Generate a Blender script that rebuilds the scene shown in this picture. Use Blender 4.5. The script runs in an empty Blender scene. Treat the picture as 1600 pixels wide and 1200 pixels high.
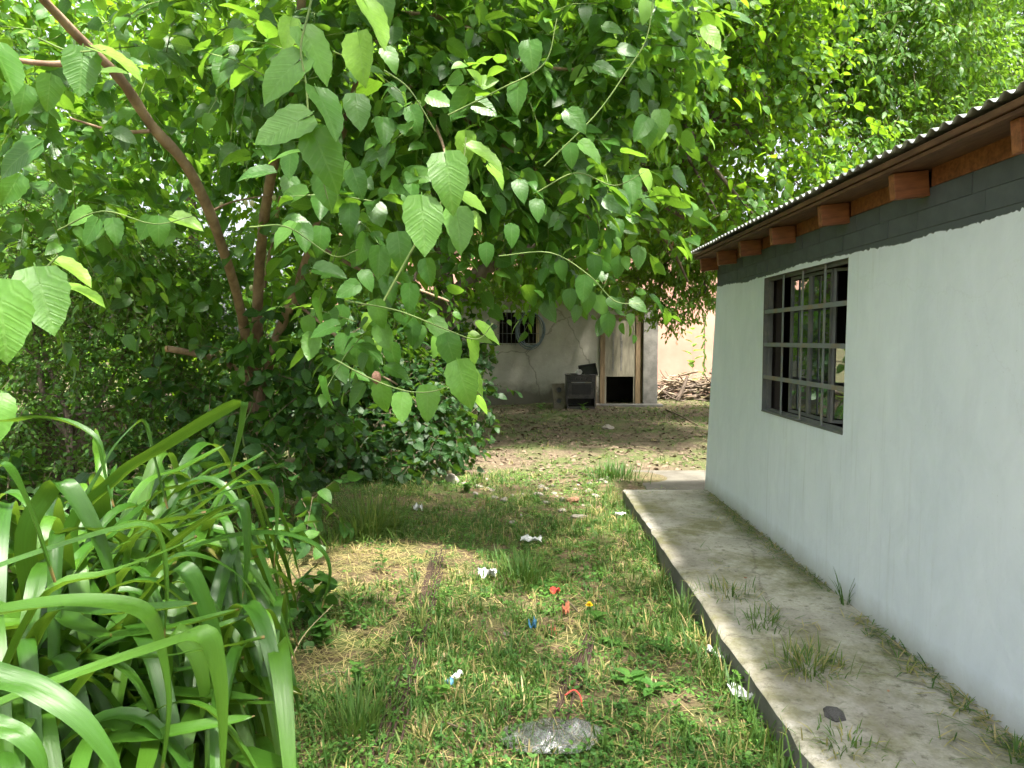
import bpy, bmesh, math, random
import numpy as np
from mathutils import Vector, Matrix, noise as mnoise

random.seed(7)
RNG = np.random.default_rng(11)
scene = bpy.context.scene
COL = scene.collection
R = math.radians

# ------------------------------------------------------------------ camera, sky, sun, exposure
CAM = Vector((0.0, 0.0, 1.62))
FPX = 1100.0
PITCH, YAW = math.atan(70 / FPX), math.atan(12 / FPX)
cam_data = bpy.data.cameras.new('camera')
cam = bpy.data.objects.new('camera', cam_data)
COL.objects.link(cam)
cam.location = CAM
cam.rotation_euler = (math.pi / 2 - PITCH, 0, YAW)
cam_data.sensor_width = 36.0
cam_data.lens = 36.0 * FPX / 1600.0
cam_data.clip_start = 0.05
cam_data.clip_end = 2000
scene.camera = cam

SUN_DIR = Vector((0.22, -0.35, 0.90)).normalized()
world = bpy.data.worlds.new('World')
scene.world = world
world.use_nodes = True
wn = world.node_tree
wn.nodes.clear()
w_out = wn.nodes.new('ShaderNodeOutputWorld')
w_bg = wn.nodes.new('ShaderNodeBackground')
w_sky = wn.nodes.new('ShaderNodeTexSky')
w_sky.sky_type = 'NISHITA'
w_sky.sun_disc = False
w_sky.sun_elevation = math.asin(SUN_DIR.z)
w_sky.sun_rotation = math.atan2(SUN_DIR.x, SUN_DIR.y)
w_sky.air_density = 1.0
w_sky.dust_density = 6.0
w_sky.ozone_density = 1.0
w_bg.inputs['Strength'].default_value = 0.15
w_hs = wn.nodes.new('ShaderNodeHueSaturation')   # thin white cloud veil: the same sky, less blue
w_hs.inputs['Saturation'].default_value = 0.30
wn.links.new(w_sky.outputs[0], w_hs.inputs['Color'])
wn.links.new(w_hs.outputs[0], w_bg.inputs['Color'])
wn.links.new(w_bg.outputs[0], w_out.inputs['Surface'])

sun_data = bpy.data.lights.new('sun', 'SUN')
sun_data.energy = 4.8
sun_data.angle = R(3.0)
sun_data.color = (1.0, 0.94, 0.84)
sun = bpy.data.objects.new('sun', sun_data)
COL.objects.link(sun)
sun.rotation_euler = SUN_DIR.to_track_quat('Z', 'Y').to_euler()

scene.view_settings.view_transform = 'Standard'
scene.view_settings.look = 'None'
scene.view_settings.exposure = 1.85
scene.view_settings.gamma = 1.0
scene.view_settings.use_curve_mapping = False
scene.cycles.max_bounces = 8
scene.cycles.diffuse_bounces = 4
scene.cycles.glossy_bounces = 3
scene.cycles.transmission_bounces = 8
scene.cycles.transparent_max_bounces = 12
scene.cycles.use_denoising = True
scene.cycles.use_adaptive_sampling = True
scene.cycles.adaptive_threshold = 0.03
scene.cycles.caustics_reflective = False
scene.cycles.caustics_refractive = False

# ------------------------------------------------------------------ pixel <-> world helpers
CAM_ROT = cam.rotation_euler.to_matrix()
CAM_INV = np.array(CAM_ROT.transposed())


def ray(px, py):
    return CAM_ROT @ Vector(((px - 800) / FPX, (600 - py) / FPX, -1.0))


def at(px, py, depth):
    """point seen at photo pixel (px, py) at distance `depth` along the yard"""
    d = ray(px, py)
    return CAM + d * (depth / d.y)


def gz(x, y):
    """height of the ground"""
    return (0.022 * math.sin(x * 1.9 + 0.7 * y) + 0.018 * math.sin(2.7 * y - x)
            + 0.02 * mnoise.noise((x * 1.3, y * 1.3, 0.0)))


def on_ground(px, py):
    d = ray(px, py)
    t = -CAM.z / d.z
    p = CAM + d * t
    return Vector((p.x, p.y, gz(p.x, p.y)))


def project(P):
    Q = (np.asarray(P) - np.array(CAM)) @ CAM_INV.T
    z = np.maximum(-Q[:, 2], 1e-3)
    return 800 + FPX * Q[:, 0] / z, 600 - FPX * Q[:, 1] / z, -Q[:, 2]


# ------------------------------------------------------------------ materials
MAT = {}


def new_mat(name):
    m = bpy.data.materials.new(name)
    m.use_nodes = True
    nt = m.node_tree
    nt.nodes.clear()
    out = nt.nodes.new('ShaderNodeOutputMaterial')
    MAT[name] = m
    return m, nt, out


def N(nt, kind, **kw):
    n = nt.nodes.new(kind)
    for k, v in kw.items():
        if k == 'i':
            for kk, vv in v.items():
                n.inputs[kk].default_value = vv
        else:
            setattr(n, k, v)
    return n


def ramp(nt, fac, stops):
    r = nt.nodes.new('ShaderNodeValToRGB')
    el = r.color_ramp.elements
    while len(el) < len(stops):
        el.new(0.5)
    for e, (p, c) in zip(el, stops):
        e.position = p
        e.color = (*c, 1) if len(c) == 3 else c
    nt.links.new(fac, r.inputs[0])
    return r.outputs[0]


def mixc(nt, fac, a, b, mode='MIX'):
    m = nt.nodes.new('ShaderNodeMix')
    m.data_type = 'RGBA'
    m.blend_type = mode
    for sock, v in ((m.inputs[0], fac), (m.inputs[6], a), (m.inputs[7], b)):
        if hasattr(v, 'links'):
            nt.links.new(v, sock)
        elif isinstance(v, (int, float)):
            sock.default_value = v
        else:
            sock.default_value = (*v, 1)
    return m.outputs[2]


def math_n(nt, op, a, b=None, clamp=False):
    m = nt.nodes.new('ShaderNodeMath')
    m.operation = op
    m.use_clamp = clamp
    for i, v in enumerate((a, b)):
        if v is None:
            continue
        if hasattr(v, 'links'):
            nt.links.new(v, m.inputs[i])
        else:
            m.inputs[i].default_value = v
    return m.outputs[0]


def noise_n(nt, scale, detail=4, rough=0.55, coord='Object', stretch=None, distortion=0.0):
    tc = nt.nodes.new('ShaderNodeTexCoord')
    src = tc.outputs[coord]
    if stretch:
        mp = nt.nodes.new('ShaderNodeMapping')
        mp.inputs['Scale'].default_value = stretch
        nt.links.new(src, mp.inputs[0])
        src = mp.outputs[0]
    n = N(nt, 'ShaderNodeTexNoise', i={'Scale': scale, 'Detail': detail, 'Roughness': rough, 'Distortion': distortion})
    nt.links.new(src, n.inputs['Vector'])
    return n.outputs['Fac']


def principled(nt, out, color, rough=0.7, bump=None, bump_s=0.3, bump_d=0.01, spec=0.4, metal=0.0):
    b = nt.nodes.new('ShaderNodeBsdfPrincipled')
    if hasattr(color, 'links'):
        nt.links.new(color, b.inputs['Base Color'])
    else:
        b.inputs['Base Color'].default_value = (*color, 1)
    if hasattr(rough, 'links'):
        nt.links.new(rough, b.inputs['Roughness'])
    else:
        b.inputs['Roughness'].default_value = rough
    b.inputs['Specular IOR Level'].default_value = spec
    b.inputs['Metallic'].default_value = metal
    if bump is not None:
        bp = N(nt, 'ShaderNodeBump', i={'Strength': bump_s, 'Distance': bump_d})
        nt.links.new(bump, bp.inputs['Height'])
        nt.links.new(bp.outputs[0], b.inputs['Normal'])
    nt.links.new(b.outputs[0], out.inputs['Surface'])
    return b


def simple(name, c1, c2, scale=6, rough=0.75, bump=0.3, bump_d=0.005, stretch=None, spec=0.35, metal=0.0, lo=0.35, hi=0.65):
    m, nt, out = new_mat(name)
    n = noise_n(nt, scale, 6, 0.6, stretch=stretch)
    c = ramp(nt, n, [(lo, c1), (hi, c2)])
    n2 = noise_n(nt, scale * 5, 4, 0.6, stretch=stretch)
    principled(nt, out, c, rough, n2, bump, bump_d, spec, metal)
    return m


def leaf_mat(name, stops, trans=0.35, tcol=(0.30, 0.55, 0.06), rough=0.42, veins=6.0, spec=0.5, vein_amt=0.35):
    """leaf surface: colour by the leaf's own age (attribute tint), ribs from the leaf's own uv, light passes through"""
    m, nt, out = new_mat(name)
    a = N(nt, 'ShaderNodeAttribute', attribute_name='tint')
    base = ramp(nt, a.outputs['Fac'], stops)
    uv = nt.nodes.new('ShaderNodeUVMap')
    sep = nt.nodes.new('ShaderNodeSeparateXYZ')
    nt.links.new(uv.outputs[0], sep.inputs[0])
    u = math_n(nt, 'ABSOLUTE', math_n(nt, 'SUBTRACT', sep.outputs[0], 0.5))
    v = sep.outputs[1]
    mid = math_n(nt, 'LESS_THAN', u, 0.025)
    side = math_n(nt, 'SINE', math_n(nt, 'MULTIPLY', math_n(nt, 'SUBTRACT', v, math_n(nt, 'MULTIPLY', u, 0.75)), veins * 6.283))
    side_s = math_n(nt, 'POWER', math_n(nt, 'MULTIPLY', math_n(nt, 'ADD', side, 1.0), 0.5), 9.0)
    vein = math_n(nt, 'MAXIMUM', mid, math_n(nt, 'MULTIPLY', side_s, 0.6))
    veinc = mixc(nt, 0.5, base, (0.20, 0.34, 0.10))
    c = mixc(nt, math_n(nt, 'MULTIPLY', vein, vein_amt), base, veinc)
    nz = noise_n(nt, 9, 3, 0.6)
    c = mixc(nt, 0.55, c, ramp(nt, nz, [(0.3, (0.55, 0.6, 0.5)), (0.7, (1.15, 1.12, 1.0))]), 'MULTIPLY')
    b = principled(nt, out, c, rough, math_n(nt, 'SUBTRACT', math_n(nt, 'MULTIPLY', math_n(nt, 'ADD', side, 1.0), 0.3), vein), 0.35, 0.003, spec)
    t = nt.nodes.new('ShaderNodeBsdfTranslucent')
    tc = mixc(nt, 0.62, c, tcol)
    nt.links.new(tc, t.inputs['Color'])
    mx = nt.nodes.new('ShaderNodeMixShader')
    mx.inputs[0].default_value = trans
    nt.links.new(b.outputs[0], mx.inputs[1])
    nt.links.new(t.outputs[0], mx.inputs[2])
    nt.links.new(mx.outputs[0], out.inputs['Surface'])
    return m


leaf_mat('mulberry_leaf', [(0.0, (0.016, 0.06, 0.010)), (0.5, (0.046, 0.145, 0.020)), (0.8, (0.14, 0.31, 0.055)), (1.0, (0.26, 0.46, 0.05))],
         0.44, (0.30, 0.56, 0.03), 0.38, 6, 0.42, 0.5)
leaf_mat('broad_leaf', [(0.0, (0.015, 0.055, 0.009)), (0.5, (0.042, 0.14, 0.016)), (1.0, (0.14, 0.30, 0.032))], 0.52, (0.36, 0.62, 0.02), 0.45, 5, 0.32)
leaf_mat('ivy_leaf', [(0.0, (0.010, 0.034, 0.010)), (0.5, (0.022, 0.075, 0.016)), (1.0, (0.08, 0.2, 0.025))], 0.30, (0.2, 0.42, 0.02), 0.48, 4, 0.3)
leaf_mat('fine_leaf', [(0.0, (0.035, 0.105, 0.016)), (0.5, (0.07, 0.19, 0.022)), (1.0, (0.20, 0.38, 0.035))], 0.50, (0.3, 0.52, 0.03), 0.45, 5, 0.4)
leaf_mat('maple_leaf', [(0.0, (0.06, 0.15, 0.02)), (0.5, (0.10, 0.24, 0.025)), (1.0, (0.20, 0.36, 0.035))], 0.5, (0.36, 0.56, 0.03), 0.45, 5, 0.4)
leaf_mat('small_leaf', [(0.0, (0.028, 0.085, 0.016)), (0.5, (0.055, 0.155, 0.024)), (1.0, (0.14, 0.29, 0.035))], 0.38, (0.25, 0.46, 0.03), 0.40, 5, 0.45)
leaf_mat('weed_leaf', [(0.0, (0.03, 0.09, 0.02)), (0.5, (0.06, 0.17, 0.03)), (1.0, (0.14, 0.30, 0.05))], 0.32, (0.25, 0.46, 0.04), 0.5, 5, 0.4)
leaf_mat('grass_blade', [(0.0, (0.50, 0.39, 0.21)), (0.28, (0.36, 0.31, 0.12)), (0.42, (0.13, 0.20, 0.045)), (0.7, (0.065, 0.16, 0.03)), (1.0, (0.035, 0.10, 0.02))],
         0.30, (0.26, 0.40, 0.05), 0.55, 1, 0.35, 0.0)


def strap_mat():
    m, nt, out = new_mat('strap_leaf')
    a = N(nt, 'ShaderNodeAttribute', attribute_name='tint')
    base = ramp(nt, a.outputs['Fac'], [(0.0, (0.018, 0.06, 0.010)), (0.5, (0.042, 0.125, 0.014)), (0.85, (0.085, 0.20, 0.02)), (1.0, (0.24, 0.22, 0.07))])
    uv = nt.nodes.new('ShaderNodeUVMap')
    mp = N(nt, 'ShaderNodeMapping')
    mp.inputs['Scale'].default_value = (34, 1.0, 1)
    nt.links.new(uv.outputs[0], mp.inputs[0])
    n = N(nt, 'ShaderNodeTexNoise', i={'Scale': 1.0, 'Detail': 4.0, 'Roughness': 0.6})
    nt.links.new(mp.outputs[0], n.inputs['Vector'])
    c = mixc(nt, 0.6, base, ramp(nt, n.outputs['Fac'], [(0.3, (0.5, 0.58, 0.5)), (0.7, (1.2, 1.15, 1.0))]), 'MULTIPLY')
    blot = noise_n(nt, 22, 5, 0.7)
    c = mixc(nt, ramp(nt, blot, [(0.70, (0, 0, 0)), (0.74, (0.8, 0.8, 0.8))]), c, (0.10, 0.085, 0.03))
    sep = nt.nodes.new('ShaderNodeSeparateXYZ')
    nt.links.new(uv.outputs[0], sep.inputs[0])
    tipn = math_n(nt, 'ADD', sep.outputs[1], math_n(nt, 'MULTIPLY', noise_n(nt, 8, 3), 0.04))
    c = mixc(nt, ramp(nt, tipn, [(0.985, (0, 0, 0)), (1.0, (1, 1, 1))]), c, (0.22, 0.15, 0.06))
    b = principled(nt, out, c, 0.33, n.outputs['Fac'], 0.4, 0.003, 0.5)
    t = nt.nodes.new('ShaderNodeBsdfTranslucent')
    nt.links.new(mixc(nt, 0.55, c, (0.30, 0.50, 0.03)), t.inputs['Color'])
    mx = nt.nodes.new('ShaderNodeMixShader')
    mx.inputs[0].default_value = 0.30
    nt.links.new(b.outputs[0], mx.inputs[1])
    nt.links.new(t.outputs[0], mx.inputs[2])
    nt.links.new(mx.outputs[0], out.inputs['Surface'])


strap_mat()
simple('bark_warm', (0.17, 0.11, 0.072), (0.35, 0.245, 0.16), 9, 0.85, 0.6, 0.01, (1, 1, 0.35))
simple('bark_grey', (0.085, 0.065, 0.048), (0.17, 0.13, 0.10), 8, 0.9, 0.7, 0.012, (1, 1, 0.3))
simple('bark_pale', (0.20, 0.15, 0.10), (0.33, 0.26, 0.18), 12, 0.85, 0.5, 0.006, (1, 1, 0.4))
simple('green_stem', (0.09, 0.15, 0.035), (0.16, 0.22, 0.06), 12, 0.6, 0.1)
simple('twig_brown', (0.085, 0.07, 0.04), (0.14, 0.11, 0.065), 14, 0.85, 0.3)
simple('cut_wood', (0.42, 0.25, 0.13), (0.55, 0.36, 0.2), 25, 0.8, 0.2)
simple('rafter_wood', (0.15, 0.055, 0.027), (0.31, 0.12, 0.052), 5, 0.55, 0.25, 0.003, (1, 8, 8))
simple('dark_wood', (0.075, 0.035, 0.02), (0.15, 0.075, 0.04), 6, 0.7, 0.25, 0.003, (6, 1, 6))
simple('dark_paint', (0.068, 0.079, 0.087), (0.10, 0.114, 0.122), 7, 0.65, 0.5, 0.004)
simple('frame_steel', (0.11, 0.12, 0.125), (0.17, 0.165, 0.155), 10, 0.6, 0.3, 0.003)
simple('bar_steel', (0.19, 0.21, 0.22), (0.25, 0.18, 0.11), 7, 0.65, 0.4, 0.003, lo=0.45, hi=0.72)
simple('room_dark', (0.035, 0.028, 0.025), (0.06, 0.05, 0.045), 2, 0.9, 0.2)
simple('room_floor', (0.10, 0.09, 0.08), (0.14, 0.13, 0.12), 2, 0.9, 0.2)
simple('door_paint', (0.19, 0.175, 0.125), (0.30, 0.27, 0.20), 4, 0.8, 0.35, 0.004, (4, 4, 0.7))
simple('old_wood', (0.13, 0.09, 0.05), (0.25, 0.18, 0.10), 5, 0.85, 0.4, 0.005, (6, 6, 0.6))
simple('pale_wood', (0.36, 0.27, 0.15), (0.48, 0.38, 0.24), 5, 0.8, 0.3, 0.004, (6, 6, 0.6))
simple('pillar_render', (0.13, 0.125, 0.11), (0.22, 0.21, 0.185), 5, 0.9, 0.5, 0.008)
simple('pink_plaster', (0.45, 0.245, 0.185), (0.53, 0.315, 0.245), 1.2, 0.9, 0.3, 0.006)
simple('brown_wall', (0.06, 0.045, 0.032), (0.11, 0.085, 0.06), 3, 0.9, 0.5, 0.01)
simple('roof_tile_clay', (0.25, 0.12, 0.07), (0.36, 0.19, 0.12), 4, 0.85, 0.4, 0.01)
simple('stove_enamel', (0.028, 0.026, 0.025), (0.065, 0.055, 0.048), 9, 0.5, 0.2, 0.002)
simple('stove_dark', (0.012, 0.012, 0.012), (0.025, 0.022, 0.02), 9, 0.4, 0.1)
simple('enamel_white', (0.55, 0.54, 0.50), (0.72, 0.71, 0.68), 12, 0.4, 0.1)
simple('speaker_board', (0.11, 0.095, 0.065), (0.18, 0.155, 0.11), 6, 0.75, 0.2, 0.003)
simple('hose_plastic', (0.09, 0.12, 0.135), (0.14, 0.18, 0.19), 10, 0.5, 0.1)
simple('rust_rod', (0.032, 0.02, 0.014), (0.07, 0.042, 0.03), 20, 0.9, 0.6, 0.002)
simple('stone_pale', (0.21, 0.185, 0.15), (0.34, 0.30, 0.255), 10, 0.9, 0.6, 0.006)
simple('brick_broken', (0.34, 0.17, 0.10), (0.45, 0.25, 0.16), 14, 0.9, 0.6, 0.006)
simple('stone_dark', (0.06, 0.055, 0.055), (0.16, 0.15, 0.15), 18, 0.85, 0.8, 0.006)
simple('paper_white', (0.46, 0.46, 0.45), (0.68, 0.68, 0.68), 20, 0.8, 0.3, 0.003)
simple('plastic_red', (0.42, 0.04, 0.03), (0.52, 0.10, 0.07), 14, 0.45, 0.1)
simple('plastic_orange', (0.36, 0.12, 0.06), (0.46, 0.19, 0.11), 14, 0.6, 0.1)
simple('plastic_blue', (0.04, 0.15, 0.27), (0.10, 0.25, 0.36), 14, 0.4, 0.1)
simple('petal_yellow', (0.75, 0.50, 0.01), (0.85, 0.60, 0.02), 60, 0.7, 0.2)
simple('fruit_dark', (0.10, 0.03, 0.03), (0.40, 0.24, 0.14), 60, 0.5, 0.5, 0.002)
simple('fruit_pale', (0.50, 0.50, 0.26), (0.66, 0.64, 0.42), 60, 0.5, 0.5, 0.002)
simple('dead_leaf', (0.085, 0.06, 0.04), (0.22, 0.165, 0.11), 2.5, 0.85, 0.2)
simple('zinc', (0.33, 0.34, 0.35), (0.50, 0.51, 0.52), 5, 0.42, 0.15, 0.002, metal=0.55, spec=0.5)
simple('zinc_rust', (0.26, 0.15, 0.08), (0.45, 0.42, 0.38), 9, 0.6, 0.2, 0.002, metal=0.3)


def wall_paint():
    m, nt, out = new_mat('wall_paint')
    big = noise_n(nt, 1.3, 5, 0.6, stretch=(1, 1, 0.6))
    c = ramp(nt, big, [(0.3, (0.71, 0.765, 0.86)), (0.7, (0.79, 0.835, 0.91))])
    brush = noise_n(nt, 4, 6, 0.7, stretch=(1.5, 1.5, 0.7), distortion=0.6)
    c = mixc(nt, 0.5, c, ramp(nt, brush, [(0.3, (0.86, 0.87, 0.88)), (0.7, (1.06, 1.06, 1.06))]), 'MULTIPLY')
    speck = noise_n(nt, 70, 3, 0.6)
    c = mixc(nt, ramp(nt, speck, [(0.70, (0, 0, 0)), (0.75, (0.45, 0.45, 0.45))]), c, (0.33, 0.35, 0.36))
    # rising damp and splash-back dirt above the path
    tc = nt.nodes.new('ShaderNodeTexCoord')
    sep = nt.nodes.new('ShaderNodeSeparateXYZ')
    nt.links.new(tc.outputs['Object'], sep.inputs[0])
    edge = noise_n(nt, 6, 6, 0.7)
    z2 = math_n(nt, 'ADD', sep.outputs[2], math_n(nt, 'MULTIPLY', edge, 0.12))
    c = mixc(nt, ramp(nt, z2, [(0.19, (0.7, 0.7, 0.7)), (0.33, (0, 0, 0))]), c, (0.38, 0.37, 0.33))
    # drips below the sill, hairline cracks, scuffs
    drip = noise_n(nt, 9, 4, 0.6, stretch=(1, 2.6, 0.12))
    dm = math_n(nt, 'MULTIPLY', ramp(nt, drip, [(0.56, (0, 0, 0)), (0.72, (0.30, 0.30, 0.30))]), ramp(nt, noise_n(nt, 0.8, 3), [(0.42, (0, 0, 0)), (0.6, (1, 1, 1))]))
    c = mixc(nt, dm, c, (0.47, 0.49, 0.50))
    ck = N(nt, 'ShaderNodeTexVoronoi', feature='DISTANCE_TO_EDGE', i={'Scale': 0.75})
    wob = N(nt, 'ShaderNodeTexNoise', i={'Scale': 2.5, 'Detail': 6.0, 'Roughness': 0.7})
    nt.links.new(tc.outputs['Object'], wob.inputs['Vector'])
    wm = nt.nodes.new('ShaderNodeMix'); wm.data_type = 'VECTOR'; wm.inputs[0].default_value = 0.3
    nt.links.new(tc.outputs['Object'], wm.inputs[4]); nt.links.new(wob.outputs['Color'], wm.inputs[5])
    nt.links.new(wm.outputs[1], ck.inputs['Vector'])
    c = mixc(nt, ramp(nt, ck.outputs['Distance'], [(0.0, (0.12, 0.12, 0.12)), (0.003, (0, 0, 0))]), c, (0.45, 0.46, 0.47))
    # the ragged brushed edge where the grey band starts
    br2 = noise_n(nt, 14, 5, 0.7, stretch=(1, 2.4, 0.9))
    low = noise_n(nt, 0.9, 2, 0.5)
    z3 = math_n(nt, 'ADD', sep.outputs[2], math_n(nt, 'ADD', math_n(nt, 'MULTIPLY', br2, 0.05), math_n(nt, 'MULTIPLY', low, 0.10)))
    c = mixc(nt, ramp(nt, z3, [(0.2, (0, 0, 0)), (0.201, (0, 0, 0))]), c, c)
    cmpn = math_n(nt, 'GREATER_THAN', z3, 2.182)
    c = mixc(nt, cmpn, c, (0.085, 0.097, 0.105))
    bm = noise_n(nt, 9, 6, 0.6)
    principled(nt, out, c, 0.6, bm, 0.5, 0.010, 0.35)


def concrete():
    m, nt, out = new_mat('concrete')
    n = noise_n(nt, 1.6, 7, 0.62)
    c = ramp(nt, n, [(0.30, (0.22, 0.205, 0.175)), (0.46, (0.35, 0.33, 0.29)), (0.66, (0.52, 0.49, 0.44))])
    moss = noise_n(nt, 2.3, 6, 0.7)
    c = mixc(nt, ramp(nt, moss, [(0.46, (0, 0, 0)), (0.62, (0.8, 0.8, 0.8))]), c, (0.16, 0.155, 0.06))
    grit = noise_n(nt, 60, 4, 0.7)
    c = mixc(nt, 0.6, c, ramp(nt, grit, [(0.3, (0.70, 0.69, 0.66)), (0.7, (1.14, 1.13, 1.1))]), 'MULTIPLY')
    purp = noise_n(nt, 1.1, 4, 0.6)
    c = mixc(nt, ramp(nt, purp, [(0.55, (0, 0, 0)), (0.75, (0.6, 0.6, 0.6))]), c, (0.21, 0.18, 0.175))
    tcc = nt.nodes.new('ShaderNodeTexCoord')
    ck = N(nt, 'ShaderNodeTexVoronoi', feature='DISTANCE_TO_EDGE', i={'Scale': 0.62})
    wob = N(nt, 'ShaderNodeTexNoise', i={'Scale': 3.5, 'Detail': 6.0, 'Roughness': 0.7})
    nt.links.new(tcc.outputs['Object'], wob.inputs['Vector'])
    wm = nt.nodes.new('ShaderNodeMix'); wm.data_type = 'VECTOR'; wm.inputs[0].default_value = 0.2
    nt.links.new(tcc.outputs['Object'], wm.inputs[4]); nt.links.new(wob.outputs['Color'], wm.inputs[5])
    nt.links.new(wm.outputs[1], ck.inputs['Vector'])
    c = mixc(nt, ramp(nt, ck.outputs['Distance'], [(0.0, (0.6, 0.6, 0.6)), (0.005, (0, 0, 0))]), c, (0.12, 0.105, 0.08))
    spot = noise_n(nt, 17, 5, 0.75)
    c = mixc(nt, ramp(nt, spot, [(0.54, (0, 0, 0)), (0.66, (0.7, 0.7, 0.7))]), c, (0.11, 0.105, 0.07))
    principled(nt, out, c, 0.85, grit, 0.6, 0.008, 0.3)


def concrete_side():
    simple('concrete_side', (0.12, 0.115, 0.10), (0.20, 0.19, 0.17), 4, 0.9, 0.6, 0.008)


def shed_plaster():
    m, nt, out = new_mat('shed_plaster')
    n = noise_n(nt, 1.4, 6, 0.62)
    c = ramp(nt, n, [(0.3, (0.25, 0.238, 0.195)), (0.7, (0.40, 0.38, 0.32))])
    st = noise_n(nt, 3, 6, 0.7, stretch=(2.2, 1, 0.5))
    c = mixc(nt, ramp(nt, st, [(0.62, (0, 0, 0)), (0.74, (0.7, 0.7, 0.7))]), c, (0.42, 0.40, 0.35))
    tc = nt.nodes.new('ShaderNodeTexCoord')
    sep = nt.nodes.new('ShaderNodeSeparateXYZ')
    nt.links.new(tc.outputs['Object'], sep.inputs[0])
    e = math_n(nt, 'ADD', sep.outputs[2], math_n(nt, 'MULTIPLY', noise_n(nt, 2.0, 5, 0.7), 0.7))
    c = mixc(nt, ramp(nt, e, [(0.62, (0.85, 0.85, 0.85)), (0.95, (0, 0, 0))]), c, (0.085, 0.075, 0.055))
    crack = N(nt, 'ShaderNodeTexVoronoi', feature='DISTANCE_TO_EDGE', i={'Scale': 0.9})
    wv = nt.nodes.new('ShaderNodeMix')
    wv.data_type = 'VECTOR'
    nt.links.new(tc.outputs['Object'], wv.inputs[4])
    nn = N(nt, 'ShaderNodeTexNoise', i={'Scale': 3.0, 'Detail': 5.0})
    nt.links.new(tc.outputs['Object'], nn.inputs['Vector'])
    nt.links.new(nn.outputs['Color'], wv.inputs[5])
    wv.inputs[0].default_value = 0.25
    nt.links.new(wv.outputs[1], crack.inputs['Vector'])
    c = mixc(nt, ramp(nt, crack.outputs['Distance'], [(0.0, (0.6, 0.6, 0.6)), (0.012, (0, 0, 0))]), c, (0.09, 0.075, 0.055))
    principled(nt, out, c, 0.9, noise_n(nt, 12, 6, 0.7), 0.6, 0.012, 0.25)


def ground_mat():
    m, nt, out = new_mat('soil')
    tc = nt.nodes.new('ShaderNodeTexCoord')
    sep = nt.nodes.new('ShaderNodeSeparateXYZ')
    nt.links.new(tc.outputs['Object'], sep.inputs[0])
    fine = noise_n(nt, 34, 6, 0.75)
    mid = noise_n(nt, 3.1, 6, 0.65)
    soil = ramp(nt, fine, [(0.28, (0.045, 0.033, 0.02)), (0.5, (0.12, 0.085, 0.05)), (0.72, (0.27, 0.20, 0.12))])
    moss = ramp(nt, fine, [(0.3, (0.03, 0.05, 0.012)), (0.7, (0.10, 0.14, 0.035))])
    c = mixc(nt, ramp(nt, mid, [(0.42, (0, 0, 0)), (0.60, (0.85, 0.85, 0.85))]), soil, moss)
    litter = ramp(nt, fine, [(0.28, (0.05, 0.038, 0.025)), (0.5, (0.12, 0.092, 0.06)), (0.7, (0.24, 0.19, 0.125))])
    y2 = math_n(nt, 'ADD', sep.outputs[1], math_n(nt, 'MULTIPLY', mid, 2.2))
    far = math_n(nt, 'MULTIPLY', math_n(nt, 'SUBTRACT', y2, 8.6), 1.0, True)
    far = math_n(nt, 'MULTIPLY', far, math_n(nt, 'SUBTRACT', 1.0, math_n(nt, 'MULTIPLY', math_n(nt, 'SUBTRACT', sep.outputs[1], 26), 0.5, True)))
    moss2 = ramp(nt, noise_n(nt, 0.9, 5, 0.7), [(0.42, (0, 0, 0)), (0.58, (0.8, 0.8, 0.8))])
    litter = mixc(nt, moss2, litter, moss)
    c = mixc(nt, far, c, litter)
    principled(nt, out, c, 0.95, fine, 0.7, 0.02, 0.2)


def glass_mat():
    m, nt, out = new_mat('window_glass')
    g = N(nt, 'ShaderNodeBsdfGlossy', i={'Color': (0.85, 0.9, 0.9, 1), 'Roughness': 0.02})
    t = N(nt, 'ShaderNodeBsdfTransparent', i={'Color': (0.70, 0.76, 0.75, 1)})
    f = N(nt, 'ShaderNodeFresnel', i={'IOR': 1.52})
    boost = math_n(nt, 'ADD', math_n(nt, 'MULTIPLY', f.outputs[0], 3.6), 0.18, True)
    d = N(nt, 'ShaderNodeBsdfDiffuse', i={'Color': (0.30, 0.33, 0.33, 1)})
    dust = ramp(nt, noise_n(nt, 7, 5, 0.7), [(0.4, (0.03, 0.03, 0.03)), (0.75, (0.16, 0.16, 0.16))])
    m1 = nt.nodes.new('ShaderNodeMixShader')
    nt.links.new(boost, m1.inputs[0])
    nt.links.new(t.outputs[0], m1.inputs[1])
    nt.links.new(g.outputs[0], m1.inputs[2])
    m2 = nt.nodes.new('ShaderNodeMixShader')
    nt.links.new(dust, m2.inputs[0])
    nt.links.new(m1.outputs[0], m2.inputs[1])
    nt.links.new(d.outputs[0], m2.inputs[2])
    nt.links.new(m2.outputs[0], out.inputs['Surface'])


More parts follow.
